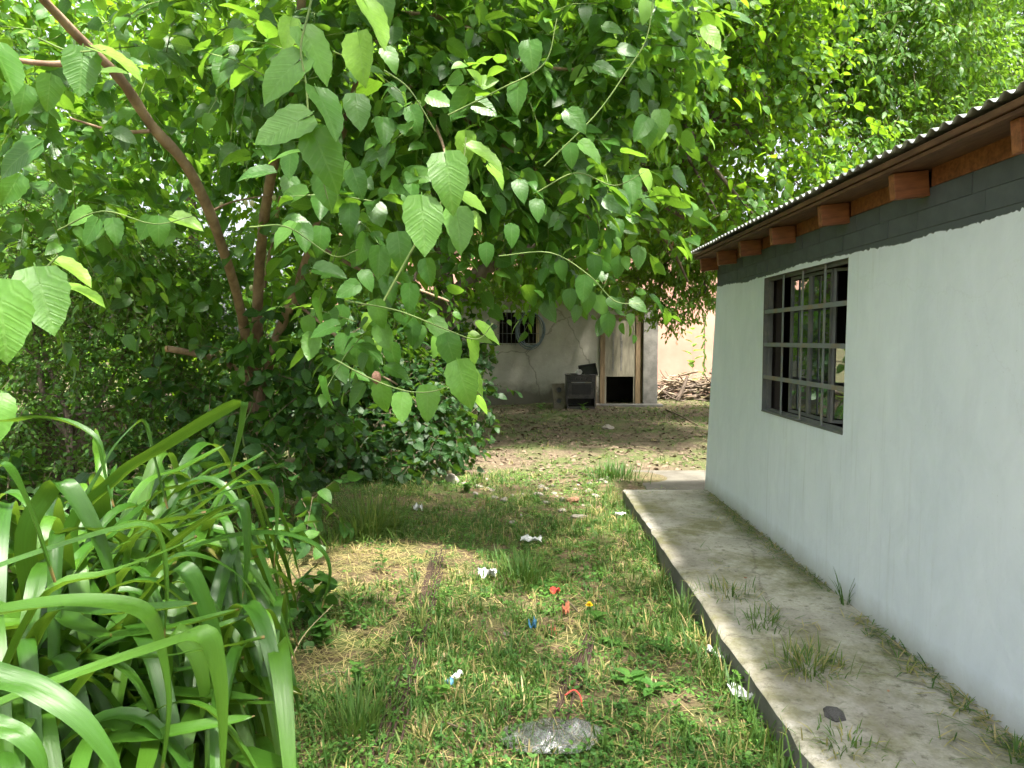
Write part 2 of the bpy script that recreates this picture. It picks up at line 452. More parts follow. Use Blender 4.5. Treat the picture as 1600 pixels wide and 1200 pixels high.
def film_mat():
    m, nt, out = new_mat('clear_film')
    g = N(nt, 'ShaderNodeBsdfGlossy', i={'Color': (0.8, 0.8, 0.8, 1), 'Roughness': 0.16})
    t = N(nt, 'ShaderNodeBsdfTransparent', i={'Color': (0.86, 0.87, 0.87, 1)})
    d = N(nt, 'ShaderNodeBsdfDiffuse', i={'Color': (0.66, 0.66, 0.64, 1)})
    bp = N(nt, 'ShaderNodeBump', i={'Strength': 0.9, 'Distance': 0.012})
    nt.links.new(noise_n(nt, 13, 2, 0.5, distortion=1.6), bp.inputs['Height'])
    nt.links.new(bp.outputs[0], g.inputs['Normal'])
    m1 = nt.nodes.new('ShaderNodeMixShader')
    m1.inputs[0].default_value = 0.15
    nt.links.new(t.outputs[0], m1.inputs[1])
    nt.links.new(d.outputs[0], m1.inputs[2])
    m2 = nt.nodes.new('ShaderNodeMixShader')
    f = N(nt, 'ShaderNodeFresnel', i={'IOR': 1.5})
    nt.links.new(bp.outputs[0], f.inputs['Normal'])
    nt.links.new(math_n(nt, 'ADD', math_n(nt, 'MULTIPLY', f.outputs[0], 1.0), 0.05, True), m2.inputs[0])
    nt.links.new(m1.outputs[0], m2.inputs[1])
    nt.links.new(g.outputs[0], m2.inputs[2])
    nt.links.new(m2.outputs[0], out.inputs['Surface'])


wall_paint(); concrete(); concrete_side(); shed_plaster(); ground_mat(); glass_mat(); film_mat()


# ------------------------------------------------------------------ mesh helpers
def np_mesh(name, V, F, uv=None, tint=None, smooth=True):
    V = np.ascontiguousarray(V, dtype=np.float32)
    F = np.ascontiguousarray(F, dtype=np.int32)
    me = bpy.data.meshes.new(name)
    k = F.shape[1]
    me.vertices.add(len(V))
    me.vertices.foreach_set('co', V.ravel())
    me.loops.add(F.size)
    me.loops.foreach_set('vertex_index', F.ravel())
    me.polygons.add(len(F))
    me.polygons.foreach_set('loop_start', np.arange(0, F.size, k, dtype=np.int32))
    if smooth:
        me.polygons.foreach_set('use_smooth', np.ones(len(F), dtype=bool))
    if uv is not None:
        l = me.uv_layers.new(name='UVMap')
        l.data.foreach_set('uv', np.ascontiguousarray(uv[F.ravel()], dtype=np.float32).ravel())
    if tint is not None:
        a = me.attributes.new('tint', 'FLOAT', 'POINT')
        a.data.foreach_set('value', np.ascontiguousarray(tint, dtype=np.float32))
    me.update(calc_edges=True)
    me.validate()
    return me


def link(name, me, mat, parent=None):
    o = bpy.data.objects.new(name, me)
    COL.objects.link(o)
    if me is not None and mat is not None and len(me.materials) == 0:
        me.materials.append(MAT[mat])
    if parent is not None:
        o.parent = parent
        o.matrix_parent_inverse = Matrix.Translation(-parent.location)
    return o


def tag(o, label=None, cat=None, group=None, kind=None):
    for k, v in (('label', label), ('category', cat), ('group', group), ('kind', kind)):
        if v:
            o[k] = v
    return o


def thing(name, label, cat, loc=(0, 0, 0), group=None):
    o = bpy.data.objects.new(name, None)
    o.empty_display_size = 0.1
    o.location = loc
    COL.objects.link(o)
    return tag(o, label, cat, group)


class MB:
    """collects boxes and other small solids into one mesh"""
    def __init__(self):
        self.v, self.f = [], []

    def add(self, V, F):
        b = len(self.v)
        self.v.extend([tuple(p) for p in V])
        self.f.extend([tuple(int(i) + b for i in f) for f in F])
        return self

    def box(self, x0, x1, y0, y1, z0, z1, M=None):
        P = [Vector((x, y, z)) for z in (z0, z1) for y in (y0, y1) for x in (x0, x1)]
        if M is not None:
            P = [M @ p for p in P]
        return self.add(P, [(0, 2, 3, 1), (4, 5, 7, 6), (0, 1, 5, 4), (2, 6, 7, 3), (0, 4, 6, 2), (1, 3, 7, 5)])

    def tube(self, pts, rad, sides=8, cap=True):
        V, F = tube(pts, rad, sides)
        n = len(V)
        self.add(V, F)
        if cap:
            b = len(self.v) - n
            self.f.append(tuple(b + i for i in range(sides))[::-1])
            self.f.append(tuple(b + n - sides + i for i in range(sides)))
        return self

    def build(self, name, mat, parent=None, bevel=0.0, smooth=False):
        me = bpy.data.meshes.new(name)
        me.from_pydata(self.v, [], self.f)
        if bevel > 0:
            bm = bmesh.new()
            bm.from_mesh(me)
            bmesh.ops.bevel(bm, geom=bm.edges[:], offset=bevel, segments=2, affect='EDGES', profile=0.6, clamp_overlap=True)
            bm.to_mesh(me)
            bm.free()
        if smooth:
            me.polygons.foreach_set('use_smooth', [True] * len(me.polygons))
        me.update()
        return link(name, me, mat, parent)


def box(name, mat, parent, x0, x1, y0, y1, z0, z1, bevel=0.0, M=None):
    return MB().box(x0, x1, y0, y1, z0, z1, M).build(name, mat, parent, bevel)


def catmull(pts, n=6):
    P = np.array([list(p) for p in pts], dtype=float)
    if len(P) < 3:
        t = np.linspace(0, 1, n + 1)[:, None]
        return P[0] * (1 - t) + P[-1] * t
    Q = np.vstack([2 * P[0] - P[1], P, 2 * P[-1] - P[-2]])
    out = []
    for i in range(1, len(Q) - 2):
        p0, p1, p2, p3 = Q[i - 1:i + 3]
        for t in np.linspace(0, 1, n, endpoint=False):
            out.append(0.5 * ((2 * p1) + (-p0 + p2) * t + (2 * p0 - 5 * p1 + 4 * p2 - p3) * t * t + (-p0 + 3 * p1 - 3 * p2 + p3) * t ** 3))
    out.append(Q[-2])
    return np.array(out)


def tube(pts, rad, sides=8):
    P = np.array([list(p) for p in pts], dtype=float)
    n = len(P)
    r = np.interp(np.linspace(0, 1, n), np.linspace(0, 1, len(rad)), rad) if np.ndim(rad) else np.full(n, rad)
    T = np.gradient(P, axis=0)
    T /= np.linalg.norm(T, axis=1)[:, None] + 1e-9
    ref = np.array([0.31, 0.87, 0.38]) if abs(T[:, 2]).mean() > 0.8 else np.array([0.05, 0.08, 1.0])
    A = np.cross(T, ref)
    A /= np.linalg.norm(A, axis=1)[:, None] + 1e-9
    B = np.cross(T, A)
    a = np.linspace(0, 2 * np.pi, sides, endpoint=False)
    V = P[:, None, :] + r[:, None, None] * (np.cos(a)[None, :, None] * A[:, None, :] + np.sin(a)[None, :, None] * B[:, None, :])
    i = np.arange(n - 1)[:, None] * sides
    j = np.arange(sides)[None, :]
    j2 = (j + 1) % sides
    F = np.stack([i + j, i + j2, i + sides + j2, i + sides + j], -1).reshape(-1, 4)
    return V.reshape(-1, 3), F


def limb(name, mat, parent, pts, rad, sides=9, n=6, knob=0.12, close=True):
    P = catmull(pts, n)
    V, F = tube(P, rad, sides)
    rr = np.mean(rad)
    # uneven bark: push vertices in and out
    C = np.repeat(P, sides, axis=0)
    nz = np.array([mnoise.noise((v[0] / rr * 0.35, v[1] / rr * 0.35, v[2] / rr * 0.22)) for v in V])
    V = V + (V - C) * (nz * 2 * knob)[:, None]
    if close:
        V = np.vstack([V, P[-1] + (P[-1] - P[-2]) * 0.15])
        m = len(V) - 1
        b = m - sides
        F = np.vstack([F, [[b + k, b + (k + 1) % sides, m, m] for k in range(sides)]])
    me = bpy.data.meshes.new(name)
    me.from_pydata(V.tolist(), [], [tuple(dict.fromkeys(f)) for f in F.tolist()])
    me.polygons.foreach_set('use_smooth', [True] * len(me.polygons))
    return link(name, me, mat, parent)


# ------------------------------------------------------------------ leaf shapes
def leaf_shape(rows, per_side, half_w=0.40, heart=0.10, fold=0.16, droop=0.22, wave=0.0, serr=0.0, peak=0.33, petiole=0.35, seed=0):
    """one leaf along +y, base at the origin, length 1; columns run across, rows along"""
    rs = random.Random(seed)
    us = np.linspace(-1, 1, 2 * per_side + 1)
    ts = np.linspace(0, 1, rows + 1) ** (1.45 if heart > 0.05 else 1.0)
    a = peak / (1 - peak) * 0.85
    w = (ts ** a) * ((1 - ts) ** (0.95 if heart > 0.05 else 0.85))
    w = half_w * w / w.max()
    V, UV = [], []
    ph = rs.uniform(0, 6)
    for i, t in enumerate(ts):
        for u in us:
            ww = w[i]
            if serr and abs(u) > 0.99 and 0 < i < rows:
                ww *= 1 + (serr if i % 2 else -serr * 0.4)
            x = u * ww
            y = t - heart * abs(u) ** 1.5 * (1 - t) ** 3 * 1.6
            z = fold * abs(x) - droop * t * t + wave * math.sin(t * 9 + ph + (2 if u > 0 else 0)) * abs(u)
            V.append((x, y, z))
            UV.append((0.5 + 0.5 * u * ww / half_w, t))
    nc = len(us)
    F = []
    for i in range(rows):
        for j in range(nc - 1):
            F.append((i * nc + j, i * nc + j + 1, (i + 1) * nc + j + 1, (i + 1) * nc + j))
    if petiole:
        b = len(V)
        for x, y, z in ((-0.012, -petiole, 0.07), (0.012, -petiole, 0.07), (0.012, 0.03, 0.004), (-0.012, 0.03, 0.004)):
            V.append((x, y, z)); UV.append((0.5, 0.02))
        F.append((b, b + 1, b + 2, b + 3))
    return np.array(V), np.array(F), np.array(UV)


def frames(D, Nn):
    D = D / (np.linalg.norm(D, axis=1)[:, None] + 1e-9)
    Z = Nn - (Nn * D).sum(1)[:, None] * D
    Z /= np.linalg.norm(Z, axis=1)[:, None] + 1e-9
    X = np.cross(D, Z)
    return np.stack([X, D, Z], axis=2)


def leaf_cloud(name, shape, P, M, S, tint):
    V, F, UV = shape
    n, m = len(P), len(V)
    W = np.einsum('nij,mj->nmi', M, V) * S[:, None, None] + P[:, None, :]
    FF = (F[None, :, :] + (np.arange(n) * m)[:, None, None]).reshape(-1, F.shape[1])
    return np_mesh(name, W.reshape(-1, 3), FF, np.tile(UV, (n, 1)), np.repeat(tint, m))


def leaf_variants(prefix, mat, shapes, tints=(0.08, 0.28, 0.48, 0.68, 0.92)):
    out = []
    for V, F, UV in shapes:
        row = []
        for t in tints:
            me = np_mesh(prefix, V, F, UV, np.full(len(V), t))
            me.materials.append(MAT[mat])
            row.append(me)
        out.append(row)
    return out, tints


def place_leaves(root, mat, variants, low, P, M, S, tint, keep=300, crown_name='crown', leaf_name='leaf', min_px=9.0):
    """the leaves that show largest become parts of their own, the rest are one crown"""
    px, py, dist = project(P)
    size = S * FPX / np.maximum(dist, 0.3)
    vis = (px > -60) & (px < 1660) & (py > -60) & (py < 1260) & (dist > 0.3)
    score = np.where(vis, size, 0)
    order = np.argsort(-score)
    own = [i for i in order[:keep] if score[i] >= min_px]
    rest = np.ones(len(P), bool)
    rest[own] = False
    vs, tints = variants
    tarr = np.array(tints)
    inv = -np.array(root.location)
    for i in own:
        me = vs[int(i) % len(vs)][int(np.argmin(abs(tarr - tint[i])))]
        o = bpy.data.objects.new(leaf_name, me)
        COL.objects.link(o)
        o.parent = root
        m4 = Matrix(M[i].tolist()).to_4x4() @ Matrix.Scale(float(S[i]), 4)
        m4.translation = Vector((P[i] + inv).tolist())
        o.matrix_basis = m4
    if rest.any():
        me = leaf_cloud(crown_name, low, P[rest], M[rest], S[rest], tint[rest])
        o = link(crown_name, me, mat, root)
        o['kind'] = 'stuff'
    return own


def unit(v):
    return v / (np.linalg.norm(v, axis=-1, keepdims=True) + 1e-9)


def grow(lumps, leaf, per_m2=60, twig=0.42, leaves_per=7, up=0.75, out=0.45, rnd=0.55, droop=0.45, tint=(0.15, 0.55), young=0.08, flat=0.8, shell=0.45, seed=1):
    """leafy twigs spread through the lumps (centre, radius[, density]); returns leaf positions, frames, sizes, ages and twig lines"""
    g = np.random.default_rng(seed)
    P, D, Nn, S, T, tw = [], [], [], [], [], []
    for L in lumps:
        c, r = np.array(L[0], float), L[1]
        dens = L[2] if len(L) > 2 else 1.0
        k = max(3, int(per_m2 * dens * r * r))
        d = unit(g.normal(size=(k, 3)))
        rad = g.random(k) ** shell
        # uneven outline: the reach differs by direction
        reach = np.array([0.78 + 0.5 * mnoise.noise((q[0] * 1.7 + c[0] * 3, q[1] * 1.7 + c[1] * 3, q[2] * 1.7 + c[2])) for q in d])
        start = c + d * (rad * reach)[:, None] * r * np.array([1, 1, flat])
        tdir = unit(d * 0.8 + g.normal(size=(k, 3)) * 0.55 + np.array([0, 0, -0.18]))
        ln = twig * g.uniform(0.6, 1.25, k)
        end = start + tdir * ln[:, None] + np.array([0, 0, -1]) * (ln * 0.22)[:, None]
        tw.append(np.stack([start, (start + end) / 2 + np.array([0, 0, 0.06]) * ln[:, None], end], 1))
        is_y = g.random(k) < young
        for j in range(leaves_per):
            f = (j + 0.6) / leaves_per
            side = unit(np.cross(tdir, np.array([0, 0, 1.0])) + 1e-6) * (1 if j % 2 else -1)
            pos = start + (end - start) * f + np.array([0, 0, 0.06]) * (ln * 4 * f * (1 - f))[:, None] + g.normal(size=(k, 3)) * 0.012
            ld = unit(tdir * (0.35 + 0.6 * f) + side * (0.95 - 0.5 * f) + np.array([0, 0, -droop]) + g.normal(size=(k, 3)) * 0.3)
            nn = unit(np.array([0, 0, up]) + d * out + g.normal(size=(k, 3)) * rnd)
            s = leaf * g.uniform(0.5, 1.25, k) * (1.0 - 0.35 * f * is_y)
            pos = pos + ld * (s * 0.3)[:, None]
            P.append(pos); D.append(ld); Nn.append(nn); S.append(s)
            base = g.uniform(tint[0], tint[1], k)
            T.append(np.where(is_y & (f > 0.45), g.uniform(0.8, 1.0, k), base))
    P, D, Nn = np.vstack(P), np.vstack(D), np.vstack(Nn)
    return P, frames(D, Nn), np.concatenate(S), np.concatenate(T), np.vstack(tw)


def twig_mesh(name, tw, r, mat, root):
    """thin three-sided twigs, too many and too thin to pick apart"""
    n = len(tw)
    T = unit(tw[:, 2] - tw[:, 0])
    A = unit(np.cross(T, np.array([0.2, 0.5, 1.0])))
    B = np.cross(T, A)
    a = np.array([0, 2.094, 4.189])
    ring = np.cos(a)[None, :, None] * A[:, None, :] + np.sin(a)[None, :, None] * B[:, None, :]
    V = np.stack([tw[:, k][:, None, :] + ring * r * s for k, s in ((0, 1.4), (1, 1.0), (2, 0.45))], 1).reshape(-1, 3)
    base = (np.arange(n) * 9)[:, None]
    q = np.array([[k * 3 + j, k * 3 + (j + 1) % 3, k * 3 + 3 + (j + 1) % 3, k * 3 + 3 + j] for k in range(2) for j in range(3)])
    F = (base[:, :, None] + q[None]).reshape(-1, 4)
    o = link(name, np_mesh(name, V, F), mat, root)
    o['kind'] = 'stuff'
    return o


def branch_to(root, mat, start, end, r0, r1=0.012, sag=0.12, name='branch', sides=6):
    s, e = Vector(start), Vector(end)
    L = (e - s).length
    m1 = s.lerp(e, 0.35) + Vector((random.uniform(-.08, .08), random.uniform(-.08, .08), sag)) * L
    m2 = s.lerp(e, 0.7) + Vector((random.uniform(-.08, .08), random.uniform(-.08, .08), sag * 0.8)) * L
    return limb(name, mat, root, [s, m1, m2, e], [r0, r0 * 0.75, r0 * 0.5, r1], sides, 5, 0.1)


# ------------------------------------------------------------------ the setting: ground, path, slab
def build_ground():
    xs = np.concatenate([[-600, -120, -40, -14], np.arange(-7, 7.01, 0.14), [14, 40, 120, 600]])
    ys = np.concatenate([[-400, -60, -12], np.arange(-3, 21.01, 0.16), [30, 60, 150, 900]])
    V = np.array([(x, y, gz(x, y) if abs(x) < 10 and -6 < y < 25 else -0.02) for y in ys for x in xs])
    nx = len(xs)
    i, j = np.meshgrid(np.arange(len(ys) - 1), np.arange(nx - 1), indexing='ij')
    a = (i * nx + j).ravel()
    F = np.stack([a, a + 1, a + nx + 1, a + nx], 1)
    tag(link('ground', np_mesh('ground', V, F), 'soil'), 'weedy yard ground with patchy soil, moss and leaf litter', kind='structure')


build_ground()
PATH_Z = 0.12


def build_path():
    # cast slab: slightly uneven top and chipped outer edge, a crack between the two pours
    xs = np.array([1.035, 1.05, 1.2, 1.35, 1.5, 1.65, 1.8, 1.93])
    ys = np.arange(-3.0, 7.03, 0.12)
    top = []
    for y in ys:
        for k, x in enumerate(xs):
            chip = (0.014 * mnoise.noise((3.1, y * 1.3, 0)) + 0.016 * mnoise.noise((3.1, y * 7.3, 0))) if k < 2 else 0.0
            z = PATH_Z + 0.006 * mnoise.noise((x * 2.2, y * 1.4, 5)) - (0.012 if k == 0 else 0) + (0.01 * mnoise.noise((9, y * 5, 2)) if k == 0 else 0)
            top.append((x + chip, y, z))
    nx = len(xs)
    F = [(i * nx + j, i * nx + j + 1, (i + 1) * nx + j + 1, (i + 1) * nx + j) for i in range(len(ys) - 1) for j in range(nx - 1)]
    o = link('path', np_mesh('path', top, F), 'concrete')
    tag(o, 'weathered concrete path along the whitewashed building', kind='structure')
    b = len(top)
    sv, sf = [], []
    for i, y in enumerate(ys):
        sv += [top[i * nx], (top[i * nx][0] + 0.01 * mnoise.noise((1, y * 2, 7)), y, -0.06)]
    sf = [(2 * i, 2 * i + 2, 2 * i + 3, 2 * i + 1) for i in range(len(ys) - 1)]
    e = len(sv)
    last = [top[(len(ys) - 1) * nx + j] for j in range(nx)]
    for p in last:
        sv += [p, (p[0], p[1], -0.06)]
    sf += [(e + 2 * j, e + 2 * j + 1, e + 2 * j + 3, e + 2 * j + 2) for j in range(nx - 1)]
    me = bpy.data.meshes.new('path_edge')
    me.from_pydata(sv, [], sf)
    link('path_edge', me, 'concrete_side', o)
    # low slab beyond the end of the path
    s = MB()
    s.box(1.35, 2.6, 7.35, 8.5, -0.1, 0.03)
    simple('slab_shaded', (0.085, 0.078, 0.062), (0.15, 0.14, 0.115), 4, 0.9, 0.6, 0.008)  # concrete darkened to put the slab's shade into its colour
    so = s.build('slab', 'slab_shaded', None, 0.012)
    tag(so, 'low concrete slab past the end of the path, shade in its colour', kind='structure')


build_path()

# ------------------------------------------------------------------ the whitewashed building
WX = 1.873
WY0, WY1, WZ0, WZ1 = 4.07, 5.45, 1.07, 2.085


def build_house():
    h = thing('whitewashed_building', 'low whitewashed outbuilding with dark grey band and corrugated metal roof', 'building', (WX, 2.0, PATH_Z))
    # front wall as a grid with the window opening left out; the far corner leans a little
    ys = sorted(set([-3.0, WY0, WY1, 6.9] + [round(v, 3) for v in np.arange(-3.0, 6.9, 0.25)]))
    ys = [y for y in ys if not (0 < abs(y - WY0) < 0.08 or 0 < abs(y - WY1) < 0.08)]
    zs = sorted([0.05, 0.3, 0.55, 0.8, WZ0, 1.3, 1.55, 1.8, WZ1, 2.13])
    V, idx, F = [], {}, []
    for i, y in enumerate(ys):
        for j, z in enumerate(zs):
            yy = y
            if i == len(ys) - 1:
                yy = 7.06 - (z - 0.1) * 0.15
            x = WX + 0.006 * mnoise.noise((y * 0.9, z * 1.1, 3.0))
            idx[i, j] = len(V)
            V.append((x, yy, z))
    for i in range(len(ys) - 1):
        for j in range(len(zs) - 1):
            if ys[i] >= WY0 - 1e-6 and ys[i + 1] <= WY1 + 1e-6 and zs[j] >= WZ0 - 1e-6 and zs[j + 1] <= WZ1 + 1e-6:
                continue
            F.append((idx[i, j], idx[i, j + 1], idx[i + 1, j + 1], idx[i + 1, j]))
    nj = len(zs)
    # reveals of the opening and the far end face
    T = 0.075
    b = len(V)
    V += [(WX + 0.003, WY0, WZ0), (WX + 0.003, WY1, WZ0), (WX + 0.003, WY1, WZ1), (WX + 0.003, WY0, WZ1)]
    V += [(WX + T, WY0, WZ0), (WX + T, WY1, WZ0), (WX + T, WY1, WZ1), (WX + T, WY0, WZ1)]
    rev = [(b + k, b + (k + 1) % 4, b + 4 + (k + 1) % 4, b + 4 + k) for k in range(4)]
    e = len(V)
    for z in zs:
        V.append((WX + 4.0, 7.06 - (z - 0.1) * 0.15, z))
    F += [(idx[len(ys) - 1, j], idx[len(ys) - 1, j + 1], e + j + 1, e + j) for j in range(nj - 1)]
    me = bpy.data.meshes.new('wall')
    me.from_pydata(V, [], F)
    me.polygons.foreach_set('use_smooth', [False] * len(me.polygons))
    link('wall', me, 'wall_paint', h)
    m2 = bpy.data.meshes.new('window_reveal')
    m2.from_pydata(V[b:b + 8], [], [tuple(i - b for i in f) for f in rev])
    link('window_reveal', m2, 'frame_steel', h)
    # two courses of grey-painted bricks above the plaster
    rs = random.Random(4)
    cache = {}
    for c in range(2):
        y = -2.9 - 0.12 * c
        z0 = 2.131 + c * 0.089
        while y < 6.72:
            L = rs.choice([0.24, 0.26, 0.25])
            key = (L, c)
            if y + L > 6.75:
                break
            if key not in cache:
                mb = MB().box(0, 0.11, 0.0008, L - 0.0008, 0, 0.0878)
                o = mb.build('brick', 'dark_paint', h, 0.0018)
                cache[key] = o.data
            else:
                o = link('brick', cache[key], None, h)
            o.matrix_basis = Matrix.Translation(Vector((WX - 0.002 + rs.uniform(-0.002, 0.002), y, z0)) - h.location) @ Matrix.Rotation(rs.uniform(-0.004, 0.004), 4, 'Z')
            o.matrix_parent_inverse = Matrix.Identity(4)
            y += L
    box('mortar_core', 'dark_paint', h, WX + 0.004, WX + 0.14, -3.0, 6.76, 2.125, 2.312)
    # inner room: floor, back and end walls, ceiling (dark brown-grey walls, open only at the window)
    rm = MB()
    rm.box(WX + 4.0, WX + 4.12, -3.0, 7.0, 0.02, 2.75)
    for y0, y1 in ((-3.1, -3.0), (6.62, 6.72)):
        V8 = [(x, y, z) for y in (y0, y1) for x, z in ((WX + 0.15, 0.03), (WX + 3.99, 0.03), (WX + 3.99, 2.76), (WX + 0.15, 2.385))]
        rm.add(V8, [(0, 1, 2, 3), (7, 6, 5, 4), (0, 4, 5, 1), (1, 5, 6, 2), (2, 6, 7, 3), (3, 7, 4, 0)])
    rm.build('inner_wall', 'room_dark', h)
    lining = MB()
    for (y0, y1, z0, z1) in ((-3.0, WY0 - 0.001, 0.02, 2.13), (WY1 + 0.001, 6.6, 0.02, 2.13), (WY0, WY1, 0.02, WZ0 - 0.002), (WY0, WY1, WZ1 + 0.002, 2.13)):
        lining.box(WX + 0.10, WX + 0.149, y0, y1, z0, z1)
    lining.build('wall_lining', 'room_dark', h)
    box('room_floor', 'room_floor', h, WX + 0.15, WX + 4.0, -3.0, 6.62, 0.03, 0.1)
    # window: steel frame, security bars, two leaves with panes (one swung inwards)
    fr = MB()
    fx0, fx1 = WX + 0.034, WX + 0.064
    t = 0.022
    fr.box(fx0, fx1, WY0, WY1, WZ0, WZ0 + t).box(fx0, fx1, WY0, WY1, WZ1 - t, WZ1)
    fr.box(fx0, fx1, WY0, WY0 + t, WZ0 + t, WZ1 - t).box(fx0, fx1, WY1 - t, WY1, WZ0 + t, WZ1 - t)
    f = fr.build('window_frame', 'frame_steel', h, 0.003)
    box('window_sill', 'frame_steel', h, WX - 0.003, WX + 0.05, WY0 + 0.002, WY1 - 0.002, WZ0 - 0.006, WZ0 + 0.006, 0.002)
    for k in range(1, 4):
        z = WZ0 + 0.012 + (WZ1 - WZ0 - 0.02) * k / 4
        box('grille_bar', 'bar_steel', h, WX + 0.006, WX + 0.014, WY0 + 0.002, WY1 - 0.002, z - 0.015, z + 0.015, 0.002)
        y = WY0 + (WY1 - WY0) * k / 4
        box('grille_bar', 'bar_steel', h, WX + 0.016, WX + 0.024, y - 0.011, y + 0.011, WZ0 + 0.002, WZ1 - 0.002, 0.002)
    cell = (WY1 - WY0 - 2 * t) / 4

    def sash(y0, y1, angle, hinge_y, panes=2, missing=()):
        M = Matrix.Translation((WX + 0.085, hinge_y, 0)) @ Matrix.Rotation(angle, 4, 'Z') @ Matrix.Translation((-(WX + 0.085), -hinge_y, 0))
        mb = MB()
        x0, x1, s = WX + 0.068, WX + 0.090, 0.02
        z0, z1 = WZ0 + t + 0.004, WZ1 - t - 0.004
        mb.box(x0, x1, y0, y0 + s, z0, z1, M).box(x0, x1, y1 - s, y1, z0, z1, M)
        mb.box(x0, x1, y0 + s, y1 - s, z0, z0 + s, M).box(x0, x1, y0 + s, y1 - s, z1 - s, z1, M)
        hgt = (z1 - z0 - 2 * s) / panes
        for k in range(1, panes):
            zz = z0 + s + hgt * k
            mb.box(x0 + 0.004, x1 - 0.004, y0 + s, y1 - s, zz - 0.009, zz + 0.009, M)
        so = mb.build('window_sash', 'frame_steel', h, 0.002)
        for k in range(panes):
            if k in missing:
                continue
            zz = z0 + s + hgt * k
            p = MB().box(WX + 0.078, WX + 0.081, y0 + s, y1 - s, zz + 0.0095, zz + hgt - 0.0095, M)
            po = p.build('pane', 'window_glass', so)
            po.matrix_parent_inverse = so.matrix_basis.inverted()
        return so
    sash(WY0 + t + 0.004 + cell, WY0 + t + 2 * cell, 0, WY0 + t, 1)
    sash(WY0 + t + 2 * cell, WY0 + t + 3 * cell, 0, WY0 + t, 1)
    sash(WY0 + t + 0.004, WY0 + t + cell, R(40), WY0 + t + cell, 2, missing=(1,))
    # rafter tails, blocking boards, dark roof boards, corrugated sheets
    slope = 0.10
    zr = 2.262
    for y in [2.47 - 0.79 * k for k in range(1, 6)] + [2.47, 3.28, 4.06, 4.84, 5.52, 6.14, 6.70]:
        M = Matrix.Translation((1.715, y, zr)) @ Matrix.Rotation(-math.atan(slope), 4, 'Y')
        r = MB().box(0, 0.157, 0, 0.05, 0, 0.115)
        o = r.build('rafter', 'rafter_wood', h, 0.002)
        o.matrix_parent_inverse = Matrix.Translation(-h.location)
        o.matrix_basis = M @ Matrix.Translation((0, 0, random.uniform(-.004, .004)))
    rys = sorted([2.47 - 0.79 * k for k in range(1, 6)] + [2.47, 3.28, 4.06, 4.84, 5.52, 6.14, 6.70])
    for a, b_ in zip(rys[:-1], rys[1:]):
        box('blocking_board', 'rafter_wood', h, WX - 0.004 + random.uniform(0, 0.006), WX + 0.02, a + 0.051, b_ - 0.001, 2.313, 2.398, 0.002)
    # boards carrying the sheets, running along the eave
    for k in range(18):
        x0 = 1.672 + k * 0.235
        z0 = zr + 0.118 + (x0 - 1.715) * slope
        M = Matrix.Translation((x0, 0, z0)) @ Matrix.Rotation(-math.atan(slope), 4, 'Y')
        o = MB().box(0, 0.231, -3.2, 6.80, 0, 0.016).build('roof_board', 'dark_wood', h, 0.002)
        o.matrix_parent_inverse = Matrix.Translation(-h.location)
        o.matrix_basis = M
    # eave batten
    box('eave_batten', 'dark_wood', h, 1.662, 1.70, -3.2, 6.82, 2.397, 2.424, 0.002)
    pitch, amp = 0.086, 0.0115
    wid = pitch * 11
    y = 6.86 - wid
    sheet = None
    n = 0
    while y > -3.2:
        nn = 11 * 10
        yy = np.linspace(0, wid + 0.05, nn + 1)
        prof = amp * np.cos(2 * np.pi * yy / pitch)
        if sheet is None:
            V, F = [], []
            xs = [1.645, 1.66, 3.0, 4.5, 6.1]
            for x in xs:
                for q, p in zip(yy, prof):
                    V.append((x, q, 2.452 + p + (x - 1.645) * slope))
            m = nn + 1
            F = [(i * m + j, i * m + j + 1, (i + 1) * m + j + 1, (i + 1) * m + j) for i in range(len(xs) - 1) for j in range(nn)]
            me = np_mesh('roof_sheet', V, F)
            sheet = me
            me.materials.append(MAT['zinc'])
        o = bpy.data.objects.new('roof_sheet', sheet)
        COL.objects.link(o)
        o.parent = h
        o.location = Vector((random.uniform(-0.006, 0.006), y, 0.0025 * (n % 2))) - h.location
        sm = o.modifiers.new('thickness', 'SOLIDIFY')
        sm.thickness = 0.0012
        y -= wid
        n += 1


build_house()


